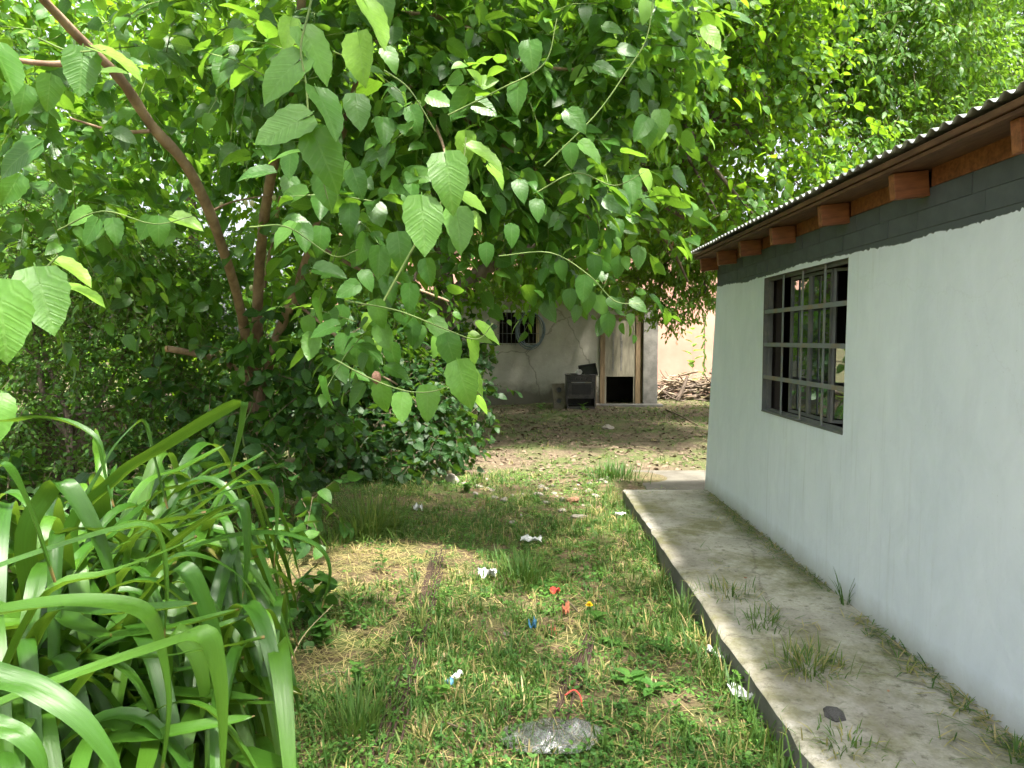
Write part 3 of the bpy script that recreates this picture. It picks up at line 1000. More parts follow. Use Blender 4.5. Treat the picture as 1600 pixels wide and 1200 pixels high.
# ------------------------------------------------------------------ shed at the end of the yard
def build_shed():
    SY = 17.5
    s = thing('garden_shed', 'drab plastered shed with barred window and half-open lower door', 'shed', (0.5, SY, 0))
    wx0, wx1, wz0, wz1 = -0.51, 0.42, 1.52, 2.28
    dx0, dx1, dz1 = 1.99, 3.04, 2.22
    mb = MB()
    T = 0.14
    mb.box(-4.5, wx0, SY, SY + T, -0.1, 2.72)
    mb.box(wx0, wx1, SY, SY + T, -0.1, wz0).box(wx0, wx1, SY, SY + T, wz1, 2.72)
    mb.box(wx1, dx0, SY, SY + T, -0.1, 2.72)
    mb.box(dx0, dx1, SY, SY + T, dz1, 2.72)
    mb.box(-4.5, -4.36, SY + T, SY + 2.0, -0.1, 2.72).box(3.1, 3.24, SY + T, SY + 2.0, -0.1, 2.72)
    mb.build('wall', 'shed_plaster', s)
    box('pillar', 'pillar_render', s, 3.042, 3.40, SY - 0.14, SY + 0.2, -0.1, 2.70, 0.015)
    box('inner_room', 'room_dark', s, -4.3, 3.08, SY + 1.4, SY + 1.5, -0.1, 2.7)
    box('lintel', 'paper_white', s, wx0 - 0.04, wx1 + 0.03, SY - 0.012, SY + 0.02, wz1 - 0.005, wz1 + 0.055, 0.004)
    box('window_jamb', 'pale_wood', s, wx1 - 0.012, wx1 + 0.05, SY - 0.03, SY + 0.05, wz0, wz1 - 0.006, 0.004)
    box('window_shelf', 'dark_wood', s, wx0 + 0.01, wx1 - 0.01, SY + 0.16, SY + 0.5, wz0 - 0.03, wz0, 0.003)
    for k in range(10):
        x = wx0 - 0.02 + (wx1 - wx0 + 0.04) * k / 9
        MB().tube([(x, SY - 0.035, wz0 - 0.06), (x, SY - 0.035, wz1 + 0.05)], 0.006, 6).build('grille_bar', 'frame_steel', s)
    for k in range(4):
        z = wz0 - 0.02 + (wz1 - wz0 + 0.02) * k / 3
        MB().tube([(wx0 - 0.05, SY - 0.042, z), (wx1 + 0.05, SY - 0.042, z)], 0.006, 6).build('grille_bar', 'frame_steel', s)
    # door frame and door with its lower panel missing
    box('door_jamb', 'old_wood', s, dx0, dx0 + 0.12, SY - 0.04, SY + 0.1, -0.02, dz1, 0.006)
    box('door_jamb', 'old_wood', s, dx1 - 0.17, dx1 - 0.003, SY - 0.04, SY + 0.1, -0.02, dz1, 0.006)
    box('door_head', 'old_wood', s, dx0 + 0.121, dx1 - 0.171, SY - 0.038, SY + 0.1, dz1 - 0.07, dz1, 0.006)
    d = thing_part = box('door', 'door_paint', s, dx0 + 0.125, dx1 - 0.175, SY - 0.005, SY + 0.035, 0.69, dz1 - 0.075, 0.005)
    for q in range(2):
        x = dx0 + 0.31 + q * 0.2
        mbq = MB()
        for w in range(5):
            mbq.box(x + random.uniform(-.015, .01), x + random.uniform(.03, .05), SY - 0.013, SY - 0.006, 0.84 + w * 0.19, 1.02 + w * 0.19)
        mo = mbq.build('door_slat', 'pillar_render', d)
        mo.matrix_parent_inverse = d.matrix_basis.inverted()
    mb = MB()
    mb.box(dx0 + 0.125, dx0 + 0.165, SY, SY + 0.03, 0.0, 0.689).box(dx1 - 0.215, dx1 - 0.175, SY, SY + 0.03, 0.0, 0.689)
    o = mb.build('door_stile', 'door_paint', d, 0.004)
    o.matrix_parent_inverse = d.matrix_basis.inverted()
    box('roof_slab', 'brown_wall', s, -4.7, 3.55, SY - 0.25, SY + 2.2, 2.721, 2.82, 0.01)
    box('door_step', 'concrete_side', s, 1.7, 3.5, SY - 0.42, SY - 0.15, -0.1, 0.035, 0.02)
    # coil of hose hung on the bars
    c = thing('hose_coil', 'coil of grey blue hose hung on the shed window bars', 'hose', (0.26, SY - 0.06, 1.86))
    rs = random.Random(2)
    for k in range(7):
        pts = []
        ox, oz, rx, rz = rs.uniform(-.035, .035), rs.uniform(-.04, .02), rs.uniform(.30, .37), rs.uniform(.40, .47)
        for a in np.linspace(0, 2 * math.pi, 33):
            pts.append((0.26 + ox + rx * math.sin(a), SY - 0.068 - 0.016 * (k % 3) + 0.008 * math.sin(a * 2 + k), 1.85 + oz + rz * math.cos(a)))
        MB().tube(pts, 0.010, 7, False).build('hose_loop', 'hose_plastic', c, 0, True)
    return s


build_shed()


def build_stove():
    y0, y1 = 16.25, 16.8
    st = thing('old_stove', 'rusty dark cooking stove with empty oven standing against the shed', 'stove', (1.42, 16.5, 0))
    x0, x1 = 1.09, 1.76
    g = 0.0
    box('side_panel', 'stove_enamel', st, x0, x0 + 0.03, y0, y1, 0.06 + g, 0.76, 0.006)
    box('side_panel', 'stove_enamel', st, x1 - 0.03, x1, y0, y1, 0.06 + g, 0.76, 0.006)
    box('back_panel', 'stove_dark', st, x0 + 0.031, x1 - 0.031, y1 - 0.03, y1 - 0.005, 0.06, 0.75)
    box('base_panel', 'stove_enamel', st, x0 + 0.02, x1 - 0.02, y0 - 0.03, y1 - 0.01, 0.012, 0.059, 0.006)
    box('control_panel', 'stove_enamel', st, x0 + 0.031, x1 - 0.031, y0 - 0.015, y0 + 0.03, 0.66, 0.755, 0.006)
    box('hob', 'stove_enamel', st, x0 - 0.015, x1 + 0.015, y0 - 0.03, y1 + 0.01, 0.762, 0.80, 0.008)
    d = box('oven_door', 'stove_enamel', st, x0 + 0.035, x1 - 0.035, y0 - 0.012, y0 + 0.012, 0.27, 0.655, 0.006)
    gl = box('door_glass', 'stove_dark', d, x0 + 0.11, x1 - 0.11, y0 - 0.018, y0 - 0.0125, 0.34, 0.58, 0.003)
    gl.matrix_parent_inverse = Matrix.Identity(4)
    hd = MB().tube([(x0 + 0.1, y0 - 0.045, 0.625), (x1 - 0.1, y0 - 0.045, 0.625)], 0.009, 8).build('handle', 'bar_steel', d)
    hd.matrix_parent_inverse = Matrix.Identity(4)
    box('shelf', 'stove_enamel', st, x0 + 0.031, x1 - 0.031, y0, y1 - 0.04, 0.245, 0.265, 0.003)
    for k in range(5):
        x = x0 + 0.11 + k * 0.112
        MB().tube([(x, y0 - 0.016, 0.707), (x, y0 - 0.045, 0.707)], 0.018, 12).build('knob', 'stove_dark', st)
    for k in range(2):
        for q in range(2):
            cx, cy = x0 + 0.18 + 0.31 * k, y0 + 0.14 + 0.25 * q
            pts = [(cx + 0.075 * math.cos(a), cy + 0.075 * math.sin(a), 0.806) for a in np.linspace(0, 2 * math.pi, 20)]
            MB().tube(pts, 0.007, 6, False).build('burner_ring', 'stove_dark', st)
    for xx in (x0 + 0.05, x1 - 0.05):
        for yy in (y0 + 0.05, y1 - 0.05):
            MB().tube([(xx, yy, -0.05), (xx, yy, 0.02)], 0.02, 8).build('foot', 'stove_dark', st)
    # tray tipped up on the hob, and a white enamel mug lying beside it
    M = Matrix.Translation((1.60, 16.5, 0.88)) @ Matrix.Rotation(R(-9), 4, 'Y') @ Matrix.Rotation(R(62), 4, 'X')
    mb = MB()
    mb.box(-.21, .21, -.15, .15, -.006, 0, M)
    for a in ((-.21, .21, -.15, -.142, 0, .05), (-.21, .21, .142, .15, 0, .05), (-.21, -.202, -.142, .142, 0, .05), (.202, .21, -.142, .142, 0, .05)):
        mb.box(*a, M)
    tag(mb.build('baking_tray', 'stove_dark', None, 0.002), 'black baking tray tipped up on top of the stove', 'tray')
    cup = thing('enamel_mug', 'white enamel mug lying on the stove top before the tray', 'mug', (1.37, 16.42, 0.8))
    V, F = [], []
    prof = [(0.0, 0.0), (0.05, 0.0), (0.055, 0.02), (0.057, 0.10), (0.06, 0.105), (0.053, 0.10), (0.05, 0.012), (0.0, 0.01)]
    M = Matrix.Translation((1.37, 16.38, 0.862)) @ Matrix.Rotation(R(90), 4, 'X') @ Matrix.Rotation(R(25), 4, 'Y')
    ns = 20
    for r_, z_ in prof:
        for a in range(ns):
            V.append(M @ Vector((r_ * math.cos(a * 2 * math.pi / ns), r_ * math.sin(a * 2 * math.pi / ns), z_ - 0.05)))
    F = [(i * ns + j, i * ns + (j + 1) % ns, (i + 1) * ns + (j + 1) % ns, (i + 1) * ns + j) for i in range(len(prof) - 1) for j in range(ns)]
    MB().add(V, F).build('cup', 'enamel_white', cup, 0, True)
    pts = [M @ Vector((0.055 + 0.035 * math.sin(a), 0, 0.0 + 0.035 * math.cos(a))) for a in np.linspace(0, math.pi, 10)]
    MB().tube(pts, 0.006, 6).build('handle', 'enamel_white', cup, 0, True)
    # discarded loudspeaker front leaning beside the stove
    sp = thing('speaker_cabinet', 'discarded wooden speaker cabinet with two round holes beside the stove', 'speaker', (0.9, 16.5, 0))
    M = Matrix.Translation((0.925, 16.42, -0.01)) @ Matrix.Rotation(R(-7), 4, 'X')
    prof = [(-.115, 0), (.125, 0), (.135, .6), (-.17, .6)]
    V = [M @ Vector((x, y, z)) for y in (0.0, 0.2) for x, z in prof]
    MB().add(V, [(0, 1, 2, 3), (7, 6, 5, 4), (0, 4, 5, 1), (1, 5, 6, 2), (2, 6, 7, 3), (3, 7, 4, 0)]).build('cabinet', 'speaker_board', sp, 0.006)
    for z in (0.19, 0.45):
        c = Vector((0.0, -0.004, z))
        pts = [M @ (c + Vector((0.085 * math.cos(a), -0.004, 0.085 * math.sin(a)))) for a in np.linspace(0, 2 * math.pi, 24)]
        ring = MB().tube(pts, 0.013, 6, False).build('speaker_ring', 'speaker_board', sp, 0, True)
        V = [M @ (c + Vector((0.055 * math.cos(a), -0.002, 0.06 * math.sin(a)))) for a in np.linspace(0, 2 * math.pi, 20, endpoint=False)]
        V2 = [M @ (c + Vector((0.03 * math.cos(a), 0.002, 0.033 * math.sin(a)))) for a in np.linspace(0, 2 * math.pi, 20, endpoint=False)]
        F = [(j, (j + 1) % 20, 20 + (j + 1) % 20, 20 + j) for j in range(20)] + [tuple(range(20, 40))]
        MB().add(V + V2, F).build('speaker_cone', 'stove_dark', sp)
    pl = MB().box(1.80, 1.87, 16.9, 16.93, -0.03, 1.02, Matrix.Translation((0, 0.25, 0))).build('plank', 'old_wood', None, 0.004)
    pl.rotation_euler = (0, 0, 0)
    tag(pl, 'narrow pale plank propped upright between stove and shed door', 'plank')


build_stove()

# ------------------------------------------------------------------ walls behind
nw = thing('neighbour_house', 'salmon pink plastered neighbouring house behind the shed', 'house', (5, 20.2, 0))
box('wall', 'pink_plaster', nw, -6.0, 13.0, 20.2, 20.45, -0.2, 4.4, 0.02)
for k in range(60):
    x = -6.1 + k * 0.32
    o = MB().tube([(x, 20.05, 4.42), (x, 22.0, 4.9)], 0.16, 8).build('roof_tile', 'roof_tile_clay', nw) if k == 0 else link('roof_tile', rt_me, None, nw)
    if k == 0:
        rt_me = o.data
    else:
        o.location = (0.32 * k, 0, 0)
bw = thing('boundary_wall', 'low dark brown rendered wall behind the left shrubs', 'wall', (-4.9, 9, 0))
box('wall', 'brown_wall', bw, -5.1, -4.92, 1.0, 17.4, -0.1, 0.78, 0.015)
box('coping', 'brown_wall', bw, -5.14, -4.88, 1.0, 17.4, 0.781, 0.83, 0.012)


# ------------------------------------------------------------------ heap of dry branches by the pink wall
def build_heap():
    rs = random.Random(5)
    meshes = []
    for k in range(8):
        L = rs.uniform(0.7, 1.5)
        r = rs.uniform(0.012, 0.034)
        pts = [(0, 0, 0)]
        d = Vector((1, 0, 0))
        for q in range(5):
            d = (d + Vector((0, rs.uniform(-.3, .3), rs.uniform(-.3, .3)))).normalized()
            pts.append(tuple(Vector(pts[-1]) + d * L / 5))
        c = np.mean(pts, axis=0)
        pts = [tuple(np.array(p) - c) for p in pts]
        V, F = tube(catmull(pts, 3), [r, r * 0.8, r * 0.45], 6)
        mb = MB().add(V, F)
        mb.f.append(tuple(range(6))[::-1])
        mb.f.append(tuple(range(len(V) - 6, len(V))))
        fork = catmull([pts[2], tuple(np.array(pts[3]) + np.array([0.02, 0.12, 0.1])), tuple(np.array(pts[3]) + np.array([0.12, 0.25, 0.2]))], 3)
        mb.add(*tube(fork, [r * 0.6, r * 0.3], 5))
        me = bpy.data.meshes.new('dry_branch')
        me.from_pydata(mb.v, [], mb.f)
        me.polygons.foreach_set('use_smooth', [True] * len(me.polygons))
        me.materials.append(MAT['bark_pale' if k % 3 else 'bark_grey'])
        meshes.append(me)
    for k in range(150):
        x = rs.uniform(3.75, 6.6)
        t = rs.random()
        h = 0.66 * (1 - ((x - 5.2) / 2.2) ** 4) * (1 - 0.25 * rs.random())
        z = 0.04 + t * h
        y = 18.7 + rs.uniform(-0.55, 0.55) * (1 - 0.6 * t)
        o = bpy.data.objects.new('dry_branch', rs.choice(meshes))
        COL.objects.link(o)
        o.location = (x, y, z)
        o.rotation_euler = (rs.uniform(0, 6.28), rs.uniform(-.22, .22), rs.uniform(-.55, .55) + (math.pi if rs.random() < .5 else 0))
        tag(o, 'dry cut branch lying in the heap beside the pink wall', 'branch', 'dry branches heaped by the pink wall')
    o = MB()
    o.add(*tube(catmull([(4.05, 18.1, 0.05), (4.2, 18.12, 0.35), (4.33, 18.16, 0.68)], 4), [0.05, 0.045, 0.03], 8))
    ob = o.build('branch_stub', 'bark_grey', None, 0, True)
    tag(ob, 'thick dark stub standing upright out of the branch heap', 'branch')


build_heap()

# ------------------------------------------------------------------ trees and shrubs
SH_MUL = [leaf_shape(11, 2, hw, 0.20, fo, d, wv, 0.07, 0.27, 0.35, i) for i, (d, fo, wv, hw) in enumerate(((0.08, 0.12, 0.02, 0.42), (0.18, 0.28, 0.03, 0.40), (0.30, 0.15, 0.025, 0.43), (0.12, 0.42, 0.02, 0.40), (0.36, 0.22, 0.03, 0.41)))]
SH_MUL_LOW = leaf_shape(5, 1, 0.42, 0.18, 0.22, 0.25, 0, 0, 0.28, 0.3)
SH_BROAD = [leaf_shape(7, 1, 0.42, 0.18, 0.2, d, 0.01, 0.05, 0.27, 0.3, i) for i, d in enumerate((0.1, 0.3))]
SH_BROAD_LOW = leaf_shape(4, 1, 0.42, 0.16, 0.22, 0.28, 0, 0, 0.32, 0)
SH_FINE = [leaf_shape(5, 1, 0.20, 0.0, 0.3, d, 0.0, 0.0, 0.42, 0.15, i) for i, d in enumerate((0.1, 0.3))]
SH_FINE_LOW = leaf_shape(3, 1, 0.21, 0.0, 0.3, 0.25, 0, 0, 0.42, 0)
SH_SMALL = [leaf_shape(5, 1, 0.27, 0.0, 0.3, 0.15, 0, 0, 0.45, 0.1, 3)]
SH_SMALL_LOW = leaf_shape(3, 1, 0.27, 0.0, 0.3, 0.15, 0, 0, 0.45, 0)
VAR_MUL = leaf_variants('mulberry_leaf', 'mulberry_leaf', SH_MUL)
VAR_BROAD = leaf_variants('broad_leaf', 'broad_leaf', SH_BROAD)
VAR_IVY = leaf_variants('ivy_leaf', 'ivy_leaf', SH_BROAD)
VAR_FINE = leaf_variants('fine_leaf', 'fine_leaf', SH_FINE)
VAR_MAPLE = leaf_variants('maple_leaf', 'maple_leaf', SH_FINE)
VAR_SMALL = leaf_variants('small_leaf', 'small_leaf', SH_SMALL)
VAR_WEED = leaf_variants('weed_leaf', 'weed_leaf', SH_SMALL + SH_BROAD[:1])


def lump(px, py, depth, r, dens=1.0):
    return (at(px, py, depth), r, dens)


# hero leaves of the mulberry: photo pixel of the centre, length in pixels, direction of the tip, age, edge-on turn
HERO = [
    (126, 118, 66, 95, .55, 0), (76, 150, 52, 95, .45, 0), (35, 160, 46, 100, .4, 0), (152, 80, 30, 100, .95, 0), (190, 92, 70, 20, .95, 1), (178, 111, 52, 2, .95, 1),
    (345, 115, 46, 110, .4, 0), (435, 122, 84, 140, .6, .3), (450, 58, 50, 100, .9, 0), (498, 85, 76, 55, .6, .3), (435, 204, 84, 155, .6, .3), (515, 180, 80, 60, .55, .3),
    (450, 237, 65, 180, .6, 1), (395, 275, 56, 172, .55, .7), (512, 257, 80, 65, .5, 0), (452, 262, 42, 95, .5, 0), (453, 300, 44, 90, .45, 0), (510, 302, 58, 80, .45, 0),
    (565, 100, 68, 85, .85, 0), (600, 8, 58, 75, .55, 0), (560, 180, 58, 80, .4, 0), (590, 40, 70, 60, .9, .6), (118, 340, 42, 160, .6, .2), (145, 335, 28, 80, .9, 0),
    (172, 343, 28, 60, .8, 0), (140, 366, 46, 120, .45, 0), (180, 365, 40, 80, .4, 0), (248, 365, 44, 90, .5, 0), (297, 350, 48, 20, .85, .3), (265, 345, 30, 60, .85, 0), (225, 360, 40, 120, .45, 0),
    (440, 370, 50, 135, .6, .5), (470, 348, 44, 10, .5, .4), (475, 375, 46, 80, .4, 0), (500, 380, 44, 95, .4, 0),
    (72, 478, 98, 75, .65, 0), (6, 512, 112, 82, .6, 0), (-2, 655, 64, 80, .75, 0), (118, 428, 62, 30, .97, .6), (135, 455, 62, 10, .95, 1), (82, 406, 30, 40, .97, .3), (15, 300, 52, 120, .4, 0), (20, 250, 70, 150, .35, .3), (10, 110, 80, 60, .5, .6),
    (703, 288, 80, 82, .7, 0), (662, 360, 80, 86, .68, 0), (718, 364, 64, 82, .66, .1), (728, 234, 46, 90, .95, 0), (762, 250, 62, 30, .95, .8), (780, 276, 40, 48, .9, .5), (742, 318, 52, 35, .92, .7),
    (744, 346, 34, 50, .92, .4), (627, 254, 30, 90, .9, 0), (592, 415, 50, 92, .55, 0), (625, 396, 56, 84, .5, 0), (560, 400, 46, 120, .45, 0), (808, 156, 50, 95, .55, 0), (830, 90, 50, 85, .45, 0), (853, 36, 34, 80, .55, 0), (612, 94, 40, 60, .6, 0),
    (690, 158, 40, 20, .6, .2), (713, 160, 26, 60, .85, 0), (903, 190, 44, 45, .45, .2), (845, 128, 36, 60, .7, .3), (836, 246, 26, 95, .95, 0), (858, 256, 32, 60, .6, 0), (926, 240, 44, 40, .6, .4), (892, 245, 38, 85, .5, 0),
    (1008, 20, 36, 95, .85, 0), (1030, 27, 34, 20, .55, .3), (1115, 62, 42, 55, .85, .2), (950, 110, 38, 20, .5, .3), (985, 80, 36, 10, .5, .3), (1000, 205, 42, 120, .45, 0), (1032, 195, 42, 90, .75, 0), (1012, 215, 40, 95, .4, 0), (960, 45, 34, 10, .6, .3),
    (1012, 282, 36, 62, .95, .3), (988, 300, 44, 82, .55, 0), (965, 323, 40, 25, .5, .2), (998, 404, 36, 85, .6, 0), (966, 420, 34, 90, .5, 0), (1000, 478, 32, 30, .6, .2), (878, 425, 32, 75, .55, 0), (856, 418, 32, 100, .55, 0), (912, 455, 40, 95, .5, 0),
    (918, 475, 36, 100, .55, 0), (940, 480, 36, 60, .75, .1), (950, 510, 36, 90, .5, 0), (930, 420, 38, 80, .45, 0), (960, 405, 34, 60, .5, 0), (890, 470, 34, 95, .4, 0), (965, 360, 34, 80, .45, 0),
    (520, 427, 52, 12, .5, .3), (575, 440, 36, 60, .5, .3), (540, 455, 40, 150, .5, 0), (532, 498, 38, 100, .4, 0), (503, 515, 46, 165, .5, .4), (535, 545, 40, 100, .45, 0), (593, 495, 44, 75, .8, 0), (573, 506, 32, 110, .95, 0), (603, 532, 46, 65, .8, 0), (556, 545, 40, 95, .4, 0),
    (586, 548, 38, 95, .95, .4), (645, 520, 42, 85, .45, 0), (650, 530, 40, 100, .45, 0), (690, 522, 50, 55, .7, .2), (706, 553, 54, 72, .55, 0), (681, 545, 36, 88, .8, .4), (741, 553, 48, 78, .95, .7), (766, 523, 48, 42, .97, .6), (757, 531, 28, 5, .95, .4), (745, 525, 24, 20, .95, .3),
    (563, 588, 34, 10, .5, .4), (598, 625, 48, 86, .6, 0), (628, 641, 46, 88, .62, 0), (668, 636, 56, 90, .75, 0), (625, 582, 44, 22, .55, .5), (556, 622, 42, 125, .55, .2), (726, 607, 66, 76, .78, 0), (746, 600, 48, 62, .95, .7), (755, 634, 34, 45, .95, .6), (733, 577, 22, 95, .97, .3), (588, 605, 32, 80, .5, 0),
    (615, 560, 40, 80, .45, 0), (580, 570, 40, 100, .4, 0), (640, 470, 44, 90, .4, 0), (610, 455, 42, 70, .45, 0), (670, 430, 42, 80, .4, 0), (545, 345, 48, 95, .45, 0), (590, 340, 46, 80, .45, 0), (640, 310, 44, 100, .4, 0), (560, 290, 46, 70, .4, 0), (600, 210, 46, 85, .4, 0), (650, 190, 42, 70, .5, 0), (760, 170, 44, 30, .4, .2), (760, 400, 36, 90, .45, 0), (800, 370, 36, 85, .5, 0), (840, 330, 36, 80, .5, 0), (815, 300, 38, 70, .45, 0),
]
TWIGS = [  # young shoots that carry them: pixels, length of a leaf there in pixels
    ([(495, -40), (482, 20), (470, 75), (478, 130), (484, 200), (498, 258), (512, 310)], 78), ([(600, 470), (650, 380), (690, 315), (722, 255), (728, 215)], 76),
    ([(540, 470), (620, 485), (690, 512), (745, 530), (770, 505)], 48), ([(520, 560), (580, 592), (640, 612), (690, 608), (735, 580)], 54), ([(-60, 560), (10, 470), (60, 430), (90, 400)], 95),
    ([(840, 300), (900, 270), (960, 290), (1008, 268)], 40), ([(850, 260), (930, 180), (980, 110), (1010, 60), (1022, -10)], 40), ([(780, 400), (860, 395), (920, 430), (960, 470), (1000, 475)], 38),
    ([(60, 60), (110, 80), (165, 78)], 60), ([(90, 360), (160, 330), (240, 350), (300, 338)], 44), ([(390, 355), (450, 355), (520, 400), (560, 390)], 48), ([(700, 180), (780, 140), (850, 100), (870, 30)], 44), ([(600, 110), (640, 140), (680, 205)], 50)]


def build_mulberry():
    base = on_ground(412, 800)
    base = Vector((-2.45, 6.6, gz(-2.45, 6.6)))
    t = thing('mulberry_tree', 'mulberry tree with reddish stems and large heart-shaped leaves over the yard', 'tree', base)
    fork = at(395, 620, 6.4)
    limb('trunk', 'bark_warm', t, [base - Vector((0, 0, 0.1)), base + Vector((0.02, 0, 0.35)), at(402, 660, 6.5), fork, at(397, 590, 6.35)], [0.14, 0.10, 0.09, 0.085, 0.06], 14, 6, 0.18)
    lines = [
        ([(393, 640, 6.42), (385, 540, 6.0), (375, 480, 5.6), (342, 370, 4.9), (295, 265, 4.4), (240, 200, 4.15), (185, 120, 3.85), (120, 55, 3.6), (50, -20, 3.3)], [.085, .068, .055, .044, .034]),
        ([(400, 635, 6.4), (402, 540, 6.1), (403, 450, 5.8), (412, 350, 5.4), (430, 240, 5.0), (455, 130, 4.7), (470, 20, 4.4), (478, -120, 4.2)], [.085, .072, .062, .05, .035]),
        ([(405, 640, 6.35), (425, 550, 6.0), (458, 465, 5.7), (495, 360, 5.3), (530, 225, 5.0), (570, 90, 4.8), (590, -40, 4.6)], [.085, .075, .066, .055, .035]),
        ([(412, 450, 6.3), (432, 340, 6.25), (448, 240, 6.2), (452, 120, 6.3)], [.032, .028, .024, .016]),
        ([(440, 30, 5.7), (425, 80, 5.8), (418, -30, 5.7), (395, -80, 5.6)], [.03, .03, .03, .02]),
        ([(402, 640, 6.4), (365, 575, 6.2), (325, 557, 6.0), (262, 545, 5.8)], [.06, .055, .05, .045]),
        ([(235, 205, 4.13), (180, 205, 4.1), (110, 185, 4.0)], [.022, .016, .01]),
        ([(150, 90, 3.72), (90, 100, 3.8), (10, 90, 3.8), (-60, 60, 3.8)], [.03, .028, .022, .015]),
        ([(330, 330, 4.75), (365, 315, 4.8), (420, 305, 4.9)], [.015, .012, .008]),
        ([(560, 120, 5.45), (640, 135, 4.9), (690, 220, 4.4), (700, 300, 4.0)], [.03, .022, .016, .01]),
        ([(585, 20, 5.3), (700, 30, 4.9), (830, 100, 4.6), (960, 110, 4.6)], [.035, .03, .022, .012]),
        ([(490, 380, 5.85), (560, 420, 5.0), (620, 440, 4.3), (700, 470, 3.8)], [.03, .022, .016, .01]),
        ([(458, 470, 6.0), (520, 520, 5.0), (570, 570, 4.2), (620, 600, 3.6)], [.025, .018, .012, .008]),
        ([(585, 60, 5.4), (720, 180, 5.0), (830, 260, 4.8), (920, 340, 4.8)], [.03, .024, .018, .01]),
        ([(590, -20, 5.3), (640, -300, 4.6), (720, -700, 3.8), (800, -1300, 2.6), (900, -2200, 1.8)], [.05, .04, .03, .015]),
        ([(640, -300, 4.6), (800, -420, 4.3), (1050, -600, 3.8), (1250, -900, 3.0)], [.04, .03, .024, .012]),
    ]
    lines = [(p_, [0.58 * r_ for r_ in q_]) for p_, q_ in lines]
    for pts, rad in lines:
        limb('branch', 'bark_warm', t, [at(*p) for p in pts], rad, 8, 5, 0.10)
    c = at(262, 545, 5.8)
    o = MB().tube([c + Vector((0.006, 0, 0)), c - Vector((0.012, 0, 0.002))], 0.027, 12).build('cut_end', 'cut_wood', t)
    P, D, Nn, S, T = [], [], [], [], []
    vr = CAM_ROT @ Vector((1, 0, 0)); vu = CAM_ROT @ Vector((0, 1, 0))
    rs = random.Random(3)
    for (px, py, size, ang, age, turn) in HERO:
        size *= 0.94 if size > 60 else 0.84
        real = (0.122 if size > 56 else 0.108) * rs.uniform(0.92, 1.06)
        depth = max(1.35, FPX * real / size * 1.06)
        a = R(ang)
        tip = (vr * math.cos(a) - vu * math.sin(a))
        view = (CAM - at(px, py, depth)).normalized()
        d = (tip + view * rs.uniform(-0.1, 0.35)).normalized()
        nn = (view * 0.95 + Vector((0, 0, 0.5)) + Vector((rs.uniform(-.4, .4), rs.uniform(-.3, .3), rs.uniform(-.2, .2))))
        if turn:
            nn = nn * (1 - turn) + d.cross(view) * turn * (1.3 if d.cross(view).z > 0 else -1.3) + view * 0.25 * turn
        p = at(px, py, depth) - d * real * 0.48
        P.append(p); D.append(d); Nn.append(nn); S.append(real * 1.06); T.append(age)
    P, D, Nn, S, T = map(lambda q: np.array([list(v) if hasattr(v, '__len__') else v for v in q], float), (P, D, Nn, S, T))
    hp, hm, hs, ht = P, frames(D, Nn), S, T
    for pts, lp in TWIGS:
        real = 0.125 if lp > 60 else 0.112
        dep = max(1.38, FPX * real / lp * 1.06) + 0.02
        limb('shoot', 'green_stem', t, [at(x, y, dep) for x, y in pts], [0.0034, 0.003, 0.0018], 6, 5, 0.05)
    lumps = [lump(40, 60, 4.4, 1.0, .4), lump(200, 20, 4.4, .9, .4), lump(330, 60, 4.6, .9, .55), lump(520, 50, 4.6, .9), lump(700, 80, 4.6, 1.0), lump(880, 90, 4.9, .9), lump(990, 120, 5.0, .6),
             lump(60, 230, 5.0, .8, .6), lump(170, 300, 5.3, .7, .6), lump(620, 230, 4.9, .9), lump(780, 250, 4.7, .85), lump(900, 300, 5.0, .6), lump(920, 410, 5.0, .36), lump(850, 360, 5.0, .4),
             lump(600, 400, 4.5, .55), lump(700, 370, 4.4, .45), lump(530, 540, 4.6, .36), lump(610, 560, 4.2, .28), lump(640, 500, 4.4, .3), lump(440, 180, 6.3, .9), lump(330, 220, 6.3, .8), lump(540, 330, 6.0, .7),
             lump(200, 180, 6.2, .9, .5), lump(560, 150, 6.0, 1.1), lump(360, -60, 5.5, 1.3, .3), lump(780, -140, 5.0, 1.3, .8), lump(500, -330, 4.2, 1.4, .7), lump(1000, -60, 5.4, .9, .8),
             lump(350, 440, 6.6, .5, .8), lump(480, 440, 6.6, .5), lump(700, -900, 3.2, 1.3, .5), lump(1000, 30, 4.8, .6),
             lump(560, 330, 3.4, .3, 1.2), lump(690, 230, 3.3, .3, 1.2), lump(480, 130, 3.3, .3), lump(880, 230, 3.8, .35), lump(600, 510, 3.5, .2, 1.3), lump(940, 330, 4.2, .3), lump(800, 160, 3.7, .35),
             lump(120, 340, 4.6, .35), lump(30, 420, 4.8, .4), lump(210, 400, 5.2, .35), lump(290, 450, 5.8, .35), lump(60, 150, 4.2, .4), lump(420, 520, 5.7, .25), lump(470, 400, 5.4, .3),
             # unseen boughs above the picture, added to shade the near lawn
             (Vector((0.7, 1.5, 4.3)), 1.1, .55), (Vector((1.5, 2.4, 4.8)), 1.1, .55), (Vector((0.2, 0.5, 4.2)), 1.1, .55), (Vector((1.2, 3.6, 5.2)), 1.1, .55), (Vector((-0.4, 1.8, 4.6)), 1.0, .45), (Vector((1.7, 0.9, 4.6)), 1.0, .5)]
    P, M, S, T, tw = grow(lumps, 0.108, 98, 0.42, 8, 0.85, 0.45, 0.55, 0.5, (0.05, 0.72), 0.18, seed=5)
    # leaves keep clear of the lens
    px, py, dist = project(P)
    ok = (dist > 2.6) | (py < -150)
    # the gap in the crown through which the sun reaches the straw patch
    g0 = np.array([-1.05, 4.85, 0.0]); sd = np.array(SUN_DIR)
    rel = P - g0
    off = rel - (rel @ sd)[:, None] * sd
